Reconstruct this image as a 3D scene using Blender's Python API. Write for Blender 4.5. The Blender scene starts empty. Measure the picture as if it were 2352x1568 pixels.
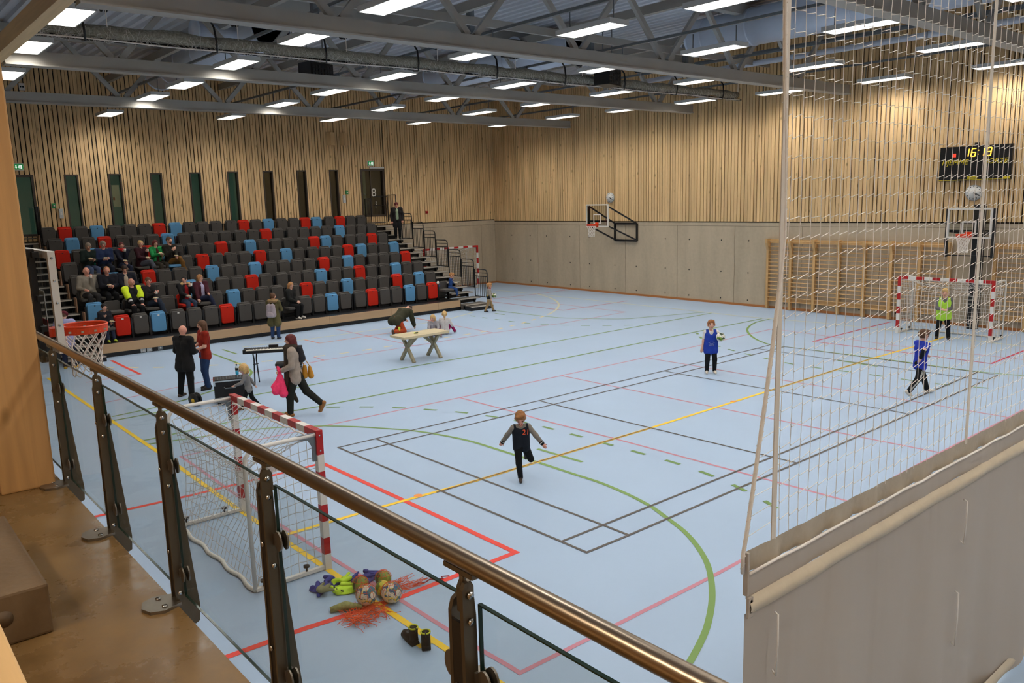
import bpy, bmesh, math, random
import numpy as np
from mathutils import Vector, Matrix
random.seed(7); RNG = np.random.default_rng(7)
SC = bpy.context.scene; COL = SC.collection
PI = math.pi

# ------------------------------------------------------------------ camera
cam_d = bpy.data.cameras.new('camera'); cam = bpy.data.objects.new('camera', cam_d); COL.objects.link(cam)
cam_d.sensor_width = 36; cam_d.lens = 28.61; cam_d.clip_start = 0.05; cam_d.clip_end = 200
cam.matrix_world = Matrix(((0.76294203, 0.13274298, -0.63269167, -6.556),
                           (-0.64585013, 0.11376882, -0.75493991, -12.666),
                           (-0.02823239, 0.98459939, 0.17253108, 4.237), (0, 0, 0, 1)))
SC.camera = cam
# ------------------------------------------------------------------ world, view
w = bpy.data.worlds.new('world'); SC.world = w; w.use_nodes = True
w.node_tree.nodes['Background'].inputs[0].default_value = (1, .95, .88, 1)
w.node_tree.nodes['Background'].inputs[1].default_value = .03
SC.view_settings.view_transform = 'Standard'; SC.view_settings.look = 'None'
SC.view_settings.gamma = 1; SC.view_settings.use_curve_mapping = False
SC.view_settings.exposure = EXPOSURE = 0.0
LAMP_STRENGTH = 31.0; GALLERY_FILL_STRENGTH = 60.0
SC.cycles.use_denoising = True
SC.cycles.max_bounces = 8; SC.cycles.diffuse_bounces = 4; SC.cycles.glossy_bounces = 3; SC.cycles.transparent_max_bounces = 16
SC.cycles.sample_clamp_indirect = 4
SC.cycles.caustics_reflective = False; SC.cycles.caustics_refractive = False

# ------------------------------------------------------------------ helpers
def lin(c):
    return tuple((v / 255 / 12.92) if v / 255 <= .04045 else ((v / 255 + .055) / 1.055) ** 2.4 for v in c)

MATS = {}
def mat(name, rgb, rough=.6, metal=0., spec=.5, noise=None, bump=None, orand=0., emit=None, coat=0., stretch=None):
    """principled material; noise=(scale, amount), bump=(scale, strength), orand = per-object value spread"""
    if name in MATS: return MATS[name]
    m = bpy.data.materials.new(name); m.use_nodes = True; nt = m.node_tree; N = nt.nodes; L = nt.links
    b = N['Principled BSDF']; c = lin(rgb)
    b.inputs['Base Color'].default_value = (*c, 1); b.inputs['Roughness'].default_value = rough
    b.inputs['Metallic'].default_value = metal; b.inputs['Specular IOR Level'].default_value = spec
    if coat: b.inputs['Coat Weight'].default_value = coat; b.inputs['Coat Roughness'].default_value = .15
    if emit:
        b.inputs['Emission Color'].default_value = (*c, 1); b.inputs['Emission Strength'].default_value = emit
    if noise or bump or orand:
        tc = N.new('ShaderNodeTexCoord'); src = tc.outputs['Object']
        if stretch:
            mp = N.new('ShaderNodeMapping'); mp.inputs['Scale'].default_value = stretch; L.new(src, mp.inputs[0]); src = mp.outputs[0]
        val = None
        if noise:
            n = N.new('ShaderNodeTexNoise'); n.inputs['Scale'].default_value = noise[0]; n.inputs['Detail'].default_value = 4
            L.new(src, n.inputs['Vector'])
            mr = N.new('ShaderNodeMapRange'); mr.inputs[1].default_value = .3; mr.inputs[2].default_value = .7
            mr.inputs[3].default_value = 1 - noise[1]; mr.inputs[4].default_value = 1 + noise[1]; L.new(n.outputs[0], mr.inputs[0]); val = mr.outputs[0]
        if orand:
            oi = N.new('ShaderNodeObjectInfo'); mr = N.new('ShaderNodeMapRange')
            mr.inputs[3].default_value = 1 - orand; mr.inputs[4].default_value = 1 + orand; L.new(oi.outputs['Random'], mr.inputs[0])
            if val:
                mu = N.new('ShaderNodeMath'); mu.operation = 'MULTIPLY'; L.new(val, mu.inputs[0]); L.new(mr.outputs[0], mu.inputs[1]); val = mu.outputs[0]
            else: val = mr.outputs[0]
        if val:
            h = N.new('ShaderNodeVectorMath'); h.operation = 'SCALE'; h.inputs[0].default_value = c; L.new(val, h.inputs['Scale'])
            L.new(h.outputs[0], b.inputs['Base Color'])
        if bump:
            n2 = N.new('ShaderNodeTexNoise'); n2.inputs['Scale'].default_value = bump[0]; n2.inputs['Detail'].default_value = 3; L.new(src, n2.inputs['Vector'])
            bp = N.new('ShaderNodeBump'); bp.inputs['Strength'].default_value = bump[1]; bp.inputs['Distance'].default_value = .02
            L.new(n2.outputs[0], bp.inputs['Height']); L.new(bp.outputs[0], b.inputs['Normal'])
    MATS[name] = m; return m

def new_obj(name, me, parent=None, loc=None, rotz=0.):
    o = bpy.data.objects.new(name, me); COL.objects.link(o)
    if parent is not None: o.parent = parent
    if loc is not None: o.location = loc
    if rotz: o.rotation_euler = (0, 0, rotz)
    return o

def tag(o, label=None, cat=None, group=None, kind=None):
    if label: o['label'] = label
    if cat: o['category'] = cat
    if group: o['group'] = group
    if kind: o['kind'] = kind
    return o

def thing(name, label, cat, loc=(0, 0, 0), rotz=0., group=None):
    o = new_obj(name, None, None, loc, rotz); o.empty_display_size = .1
    return tag(o, label, cat, group)

class MB:
    """collects shapes into one mesh"""
    def __init__(s): s.v = []; s.f = []; s.m = []; s.sm = []
    def add(s, vs, fs, mi=0, smooth=False):
        b = len(s.v); s.v.extend([tuple(p) for p in vs])
        for f in fs: s.f.append([b + i for i in f]); s.m.append(mi); s.sm.append(smooth)
        return s
    def box(s, lo, hi, mi=0):
        x0, y0, z0 = lo; x1, y1, z1 = hi
        return s.add([(x0, y0, z0), (x1, y0, z0), (x1, y1, z0), (x0, y1, z0), (x0, y0, z1), (x1, y0, z1), (x1, y1, z1), (x0, y1, z1)],
                     [(0, 3, 2, 1), (4, 5, 6, 7), (0, 1, 5, 4), (1, 2, 6, 5), (2, 3, 7, 6), (3, 0, 4, 7)], mi)
    def bar(s, a, b, wx, wy, mi=0, up=(0, 0, 1)):
        """box beam from a to b, section wx (sideways) by wy (along up)"""
        a = Vector(a); b = Vector(b); d = (b - a).normalized(); u = Vector(up)
        if abs(d.dot(u)) > .99: u = Vector((0, 1, 0))
        sx = d.cross(u).normalized() * wx / 2; sy = sx.cross(d).normalized() * wy / 2
        vs = [p + i * sx + j * sy for p in (a, b) for i, j in ((-1, -1), (1, -1), (1, 1), (-1, 1))]
        return s.add(vs, [(0, 1, 2, 3), (7, 6, 5, 4), (0, 4, 5, 1), (1, 5, 6, 2), (2, 6, 7, 3), (3, 7, 4, 0)], mi)
    def path(s, pts, r, n=6, mi=0, caps=True, closed=False, smooth=True):
        pts = [Vector(p) for p in pts]; k = len(pts); rs = r if isinstance(r, (list, tuple)) else [r] * k
        rings = []; u = None
        for i, p in enumerate(pts):
            if closed: d = pts[(i + 1) % k] - pts[i - 1]
            else: d = pts[min(i + 1, k - 1)] - pts[max(i - 1, 0)]
            if d.length < 1e-9: d = Vector((0, 0, 1))
            d.normalize()
            if u is None:
                u = d.cross(Vector((0, 0, 1)))
                if u.length < .05: u = d.cross(Vector((0, 1, 0)))
            u = (u - d * u.dot(d))
            if u.length < 1e-6: u = d.cross(Vector((1, 0, 0)))
            u.normalize(); v = d.cross(u)
            rings.append([p + (u * math.cos(2 * PI * j / n) + v * math.sin(2 * PI * j / n)) * rs[i] for j in range(n)])
        vs = [q for R in rings for q in R]; fs = []
        for i in range(k if closed else k - 1):
            a = i * n; b = ((i + 1) % k) * n
            for j in range(n): fs.append((a + j, a + (j + 1) % n, b + (j + 1) % n, b + j))
        if caps and not closed:
            fs.append(tuple(range(n))[::-1]); fs.append(tuple((k - 1) * n + j for j in range(n)))
        return s.add(vs, fs, mi, smooth)
    def cyl(s, a, b, r, n=12, mi=0, r2=None): return s.path([a, b], [r, r if r2 is None else r2], n, mi)
    def ell(s, c, r, mi=0, n=12, m=8):
        c = Vector(c); rx, ry, rz = (r, r, r) if not isinstance(r, (tuple, list)) else r
        vs = [c + Vector((0, 0, rz))]; fs = []
        for i in range(1, m):
            t = PI * i / m
            for j in range(n):
                a = 2 * PI * j / n; vs.append(c + Vector((rx * math.sin(t) * math.cos(a), ry * math.sin(t) * math.sin(a), rz * math.cos(t))))
        vs.append(c - Vector((0, 0, rz)))
        for j in range(n): fs.append((0, 1 + j, 1 + (j + 1) % n))
        for i in range(m - 2):
            for j in range(n): fs.append((1 + i * n + j, 1 + (i + 1) * n + j, 1 + (i + 1) * n + (j + 1) % n, 1 + i * n + (j + 1) % n))
        e = len(vs) - 1; b = 1 + (m - 2) * n
        for j in range(n): fs.append((e, b + (j + 1) % n, b + j))
        return s.add(vs, fs, mi, True)
    def prism(s, poly, axis, a, b, mi=0, smooth=False):
        """extrude a 2D polygon along axis ('x','y','z') from a to b"""
        def P(q, t): return {'x': (t, q[0], q[1]), 'y': (q[0], t, q[1]), 'z': (q[0], q[1], t)}[axis]
        n = len(poly); vs = [P(q, a) for q in poly] + [P(q, b) for q in poly]
        fs = [tuple(range(n))[::-1], tuple(range(n, 2 * n))] + [(i, (i + 1) % n, n + (i + 1) % n, n + i) for i in range(n)]
        return s.add(vs, fs, mi, smooth)
    def build(s, name, mats, parent=None, loc=None, rotz=0., bevel=0., fixn=True):
        me = bpy.data.meshes.new(name); me.from_pydata(s.v, [], s.f)
        for m in (mats if isinstance(mats, (list, tuple)) else [mats]): me.materials.append(m)
        if len(me.polygons):
            me.polygons.foreach_set('material_index', s.m); me.polygons.foreach_set('use_smooth', s.sm)
        if fixn or bevel:
            bm = bmesh.new(); bm.from_mesh(me)
            if bevel:
                es = [e for e in bm.edges if len(e.link_faces) == 2 and e.calc_face_angle(0) > .6]
                bmesh.ops.bevel(bm, geom=es, offset=bevel, segments=2, affect='EDGES', profile=.6)
            if fixn: bmesh.ops.recalc_face_normals(bm, faces=bm.faces)
            bm.to_mesh(me); bm.free()
        me.update()
        return new_obj(name, me, parent, loc, rotz)

def rrect(w, h, r, n=4, x0=0., y0=0., corners=(1, 1, 1, 1)):
    """rounded rectangle polygon centred in x, from y0 up; corners: bl, br, tr, tl"""
    out = []
    for k, (cx, cy, a0) in enumerate(((-w / 2, 0, PI), (w / 2, 0, 1.5 * PI), (w / 2, h, 0), (-w / 2, h, .5 * PI))):
        if not corners[k]: out.append((x0 + cx, y0 + cy)); continue
        px = cx + (r if cx < 0 else -r); py = cy + (r if cy == 0 else -r)
        for i in range(n + 1):
            a = a0 + .5 * PI * i / n; out.append((x0 + px + r * math.cos(a), y0 + py + r * math.sin(a)))
    return out

def dup(root, loc=None, rotz=None, label=None, group=None):
    """copy a thing with its parts and their sub-parts"""
    r = root.copy(); COL.objects.link(r)
    if loc is not None: r.location = loc
    if rotz is not None: r.rotation_euler = (0, 0, rotz)
    if label: r['label'] = label
    if group: r['group'] = group
    for ch in CH.get(root.name, []):
        c = ch.copy(); COL.objects.link(c); c.parent = r
        for g in CH.get(ch.name, []):
            d = g.copy(); COL.objects.link(d); d.parent = c
    return r
CH = {}
def kids(root):
    """remember a prototype's children so dup() needs no scene walk"""
    CH[root.name] = list(root.children)
    for c in root.children: CH[c.name] = list(c.children)
    return root

def font_mesh(cu, m):
    tmp = bpy.data.objects.new('tmp_text', cu); me = bpy.data.meshes.new_from_object(tmp); bpy.data.objects.remove(tmp); bpy.data.curves.remove(cu)
    me.materials.clear(); me.materials.append(m); return me
def unit_box(name, lo, hi, m, parent):
    """a box piece sharing one cube mesh per material (scaled object)"""
    key = ('unit', m.name)
    if key not in MATS:
        me = bpy.data.meshes.new('unit_' + m.name); b = MB().box((-.5, -.5, -.5), (.5, .5, .5)); me.from_pydata(b.v, [], b.f); me.materials.append(m); MATS[key] = me
    o = new_obj(name, MATS[key], parent, ((lo[0] + hi[0]) / 2, (lo[1] + hi[1]) / 2, (lo[2] + hi[2]) / 2))
    o.scale = (hi[0] - lo[0], hi[1] - lo[1], hi[2] - lo[2]); return o

ORD = ['first', 'second', 'third', 'fourth', 'fifth', 'sixth', 'seventh', 'eighth', 'ninth', 'tenth', 'eleventh', 'twelfth', 'thirteenth',
       'fourteenth', 'fifteenth', 'sixteenth', 'seventeenth', 'eighteenth', 'nineteenth', 'twentieth', 'twenty-first', 'twenty-second', 'twenty-third', 'twenty-fourth']

# ------------------------------------------------------------------ special materials
def nodes_mat(name):
    m = bpy.data.materials.new(name); m.use_nodes = True; MATS[name] = m
    return m, m.node_tree.nodes, m.node_tree.links, m.node_tree.nodes['Principled BSDF']

def concrete(name, rgb, rough=.75, streak=.10, scale=1.0, gloss_var=False, bump=.06):
    m, N, L, b = nodes_mat(name); tc = N.new('ShaderNodeTexCoord')
    geo = N.new('ShaderNodeNewGeometry'); pos = geo.outputs['Position']
    mp = N.new('ShaderNodeMapping'); mp.inputs['Scale'].default_value = (1.2 * scale, 1.2 * scale, .25 * scale); L.new(pos, mp.inputs[0])
    n1 = N.new('ShaderNodeTexNoise'); n1.inputs['Scale'].default_value = 1.6; n1.inputs['Detail'].default_value = 8; n1.inputs['Roughness'].default_value = .65; L.new(mp.outputs[0], n1.inputs['Vector'])
    n2 = N.new('ShaderNodeTexNoise'); n2.inputs['Scale'].default_value = 14 * scale; n2.inputs['Detail'].default_value = 6; L.new(pos, n2.inputs['Vector'])
    r1 = N.new('ShaderNodeMapRange'); r1.inputs[1].default_value = .3; r1.inputs[2].default_value = .7; r1.inputs[3].default_value = 1 - streak; r1.inputs[4].default_value = 1 + streak; L.new(n1.outputs[0], r1.inputs[0])
    r2 = N.new('ShaderNodeMapRange'); r2.inputs[3].default_value = .9; r2.inputs[4].default_value = 1.1; L.new(n2.outputs[0], r2.inputs[0])
    mu = N.new('ShaderNodeMath'); mu.operation = 'MULTIPLY'; L.new(r1.outputs[0], mu.inputs[0]); L.new(r2.outputs[0], mu.inputs[1])
    oi = N.new('ShaderNodeObjectInfo'); r3 = N.new('ShaderNodeMapRange'); r3.inputs[3].default_value = .95; r3.inputs[4].default_value = 1.05; L.new(oi.outputs['Random'], r3.inputs[0])
    mu2 = N.new('ShaderNodeMath'); mu2.operation = 'MULTIPLY'; L.new(mu.outputs[0], mu2.inputs[0]); L.new(r3.outputs[0], mu2.inputs[1])
    sc = N.new('ShaderNodeVectorMath'); sc.operation = 'SCALE'; sc.inputs[0].default_value = lin(rgb); L.new(mu2.outputs[0], sc.inputs['Scale'])
    L.new(sc.outputs[0], b.inputs['Base Color'])
    b.inputs['Roughness'].default_value = rough
    if gloss_var:
        r4 = N.new('ShaderNodeMapRange'); r4.inputs[1].default_value = .35; r4.inputs[2].default_value = .7; r4.inputs[3].default_value = rough - .1; r4.inputs[4].default_value = rough + .22; L.new(n1.outputs[0], r4.inputs[0]); L.new(r4.outputs[0], b.inputs['Roughness'])
    bp = N.new('ShaderNodeBump'); bp.inputs['Strength'].default_value = bump; bp.inputs['Distance'].default_value = .02; L.new(n2.outputs[0], bp.inputs['Height']); L.new(bp.outputs[0], b.inputs['Normal'])
    return m

def wood(name, rgb, axis='z', rough=.55, contrast=.16, scale=6., knots=False, orand=.08):
    """straight-grained timber: noise stretched along the grain, darker knots"""
    m, N, L, b = nodes_mat(name); geo = N.new('ShaderNodeNewGeometry')
    oi = N.new('ShaderNodeObjectInfo'); ad = N.new('ShaderNodeVectorMath'); ad.operation = 'MULTIPLY_ADD'
    L.new(oi.outputs['Random'], ad.inputs[0]); ad.inputs[1].default_value = (7.1, 3.3, 9.7); L.new(geo.outputs['Position'], ad.inputs[2])
    mp = N.new('ShaderNodeMapping'); s = [scale * 4] * 3; s['xyz'.index(axis)] = scale * .22; mp.inputs['Scale'].default_value = s; L.new(ad.outputs[0], mp.inputs[0])
    n = N.new('ShaderNodeTexNoise'); n.inputs['Scale'].default_value = 1; n.inputs['Detail'].default_value = 5; n.inputs['Distortion'].default_value = .6; L.new(mp.outputs[0], n.inputs['Vector'])
    r = N.new('ShaderNodeMapRange'); r.inputs[1].default_value = .3; r.inputs[2].default_value = .7; r.inputs[3].default_value = 1 - contrast; r.inputs[4].default_value = 1 + contrast; L.new(n.outputs[0], r.inputs[0])
    r3 = N.new('ShaderNodeMapRange'); r3.inputs[3].default_value = 1 - orand; r3.inputs[4].default_value = 1 + orand; L.new(oi.outputs['Random'], r3.inputs[0])
    mu = N.new('ShaderNodeMath'); mu.operation = 'MULTIPLY'; L.new(r.outputs[0], mu.inputs[0]); L.new(r3.outputs[0], mu.inputs[1])
    sc = N.new('ShaderNodeVectorMath'); sc.operation = 'SCALE'; sc.inputs[0].default_value = lin(rgb); L.new(mu.outputs[0], sc.inputs['Scale'])
    out = sc.outputs[0]
    if knots:
        mk = N.new('ShaderNodeMapping'); sk = [knots] * 3; sk['xyz'.index(axis)] = knots * .5; mk.inputs['Scale'].default_value = sk; L.new(ad.outputs[0], mk.inputs[0])
        v = N.new('ShaderNodeTexVoronoi'); v.inputs['Scale'].default_value = 1; L.new(mk.outputs[0], v.inputs['Vector'])
        cr = N.new('ShaderNodeMapRange'); cr.inputs[1].default_value = .05; cr.inputs[2].default_value = .13; cr.inputs[3].default_value = .75; cr.inputs[4].default_value = 0; L.new(v.outputs['Distance'], cr.inputs[0])
        mx = N.new('ShaderNodeMix'); mx.data_type = 'RGBA'; L.new(cr.outputs[0], mx.inputs[0]); L.new(out, mx.inputs[6]); mx.inputs[7].default_value = (*[q * .35 for q in lin(rgb)[:2]], lin(rgb)[2] * .25, 1)
        out = mx.outputs[2]
    L.new(out, b.inputs['Base Color']); b.inputs['Roughness'].default_value = rough
    return m

def glass(name, tint, refl=.12, rough=.02):
    m, N, L, b = nodes_mat(name); o = N['Material Output']; N.remove(b)
    t = N.new('ShaderNodeBsdfTransparent'); t.inputs[0].default_value = (*lin(tint), 1)
    g = N.new('ShaderNodeBsdfGlossy'); g.inputs['Roughness'].default_value = rough
    lw = N.new('ShaderNodeLayerWeight'); lw.inputs[0].default_value = .25
    mr = N.new('ShaderNodeMapRange'); mr.inputs[3].default_value = refl * .5; mr.inputs[4].default_value = min(1, refl * 5); L.new(lw.outputs['Fresnel'], mr.inputs[0])
    mx = N.new('ShaderNodeMixShader'); L.new(mr.outputs[0], mx.inputs[0]); L.new(t.outputs[0], mx.inputs[1]); L.new(g.outputs[0], mx.inputs[2]); L.new(mx.outputs[0], o.inputs[0])
    return m

M_concrete = concrete('cast_concrete', (182, 165, 140), .8, .13, .6)
M_gallery = concrete('polished_concrete', (134, 104, 64), .26, .30, 1.3, True, .03)
M_block = concrete('concrete_block', (118, 96, 70), .55, .2, 2.5, True, .1)
M_slat = wood('spruce_slat', (220, 184, 132), 'z', .6, .10, 3., 3.2, .10)
M_glulam = wood('glulam_timber', (206, 160, 104), 'z', .5, .15, 3.5, 3.0, .03)
M_beam = wood('timber_beam', (214, 184, 140), 'y', .5, .1, 3., False, .02)
M_ply = wood('birch_plywood', (184, 150, 112), 'x', .55, .09, 1.2, False, .05)
M_bars = wood('varnished_beech', (206, 164, 108), 'z', .4, .08, 3., False, .06)
M_table = wood('pale_tabletop', (200, 184, 148), 'x', .5, .1, 2.2, False, .02)
M_tleg = wood('table_leg_wood', (150, 140, 112), 'z', .55, .14, 3., False, .05)
M_skirt = wood('orange_skirting', (176, 112, 58), 'y', .5, .1, 2., False, .05)
M_black = mat('black_paint', (16, 16, 18), .45)
M_blackfelt = mat('dark_backing', (24, 19, 15), .95)
M_steel = mat('light_grey_steel', (158, 154, 146), .45, 0, .5, (2., .05))
M_galv = mat('galvanised_steel', (122, 128, 132), .4, .6, .5, (6., .08))
M_deckmetal = mat('white_roof_deck', (206, 208, 214), .6, 0, .4, (1.5, .05))
M_duct = mat('white_duct', (214, 222, 236), .45, 0, .5, (2., .04))
M_white = mat('white_paint', (226, 222, 214), .45)
M_red = mat('red_paint', (176, 16, 14), .4)
M_chrome = mat('chrome', (200, 200, 200), .2, 1)
M_rail = mat('brushed_stainless', (168, 152, 134), .30, 1)
M_post = mat('brown_grey_steel', (104, 92, 76), .36, .7, .5)
M_plate = mat('steel_foot_plate', (138, 128, 116), .35, .8, .5, (18., .08))
M_rope = mat('white_rope', (244, 236, 226), .8)
M_gnet = mat('white_net_cord', (222, 216, 208), .8)
# louvred luminaire: full output downwards, cut off towards the horizon
M_lamp, N, L, b = nodes_mat('lamp_diffuser')
b.inputs['Base Color'].default_value = (.9, .9, .88, 1); b.inputs['Emission Color'].default_value = (1, .968, .912, 1)
geo = N.new('ShaderNodeNewGeometry'); dt = N.new('ShaderNodeVectorMath'); dt.operation = 'DOT_PRODUCT'; L.new(geo.outputs['Incoming'], dt.inputs[0]); L.new(geo.outputs['Normal'], dt.inputs[1])
mr = N.new('ShaderNodeMapRange'); mr.interpolation_type = 'SMOOTHSTEP'; mr.inputs[1].default_value = .12; mr.inputs[2].default_value = .78; mr.inputs[3].default_value = 3.5; mr.inputs[4].default_value = LAMP_STRENGTH
L.new(dt.outputs['Value'], mr.inputs[0]); L.new(mr.outputs[0], b.inputs['Emission Strength'])
M_lampbody = mat('lamp_housing', (196, 198, 196), .5)
M_glass = glass('balustrade_glass', (246, 248, 247), .035)
M_glassedge = mat('green_glass_edge', (28, 48, 40), .15)
M_pane = glass('window_pane', (222, 228, 224), .06)
M_acryl = glass('clear_backboard', (236, 238, 238), .04)
M_frame = mat('brown_window_frame', (62, 50, 40), .5)
M_greenglow = mat('glowing_green_wall', (70, 98, 84), .7, 0, .4, (30., .12), emit=.32)  # wall glows by itself, standing in for light inside the room
M_darkglow = mat('glowing_dark_wall', (70, 54, 40), .8, emit=.25)  # faint glow of its own replaces light in the darker rooms

# ------------------------------------------------------------------ setting: floor, gallery, walls, roof
def struct(o, label): return tag(o, label, None, None, 'structure')

m, N, L, b = nodes_mat('blue_sports_floor')
geo = N.new('ShaderNodeNewGeometry'); n = N.new('ShaderNodeTexNoise'); n.inputs['Scale'].default_value = .5; n.inputs['Detail'].default_value = 6; L.new(geo.outputs['Position'], n.inputs['Vector'])
r = N.new('ShaderNodeMapRange'); r.inputs[1].default_value = .3; r.inputs[2].default_value = .7; r.inputs[3].default_value = .97; r.inputs[4].default_value = 1.03; L.new(n.outputs[0], r.inputs[0])
s = N.new('ShaderNodeVectorMath'); s.operation = 'SCALE'; s.inputs[0].default_value = lin((166, 187, 211)); L.new(r.outputs[0], s.inputs['Scale']); L.new(s.outputs[0], b.inputs['Base Color'])
b.inputs['Roughness'].default_value = .42; b.inputs['Specular IOR Level'].default_value = .35
M_floor = m
X0, X1, Y0, Y1, ZC = -10.5, 19.9, -21.0, 20.0, 9.4
floor = struct(MB().box((X0, Y0, -.2), (X1, Y1, 0)).build('floor', M_floor), 'light blue sports floor with painted court lines')

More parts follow.
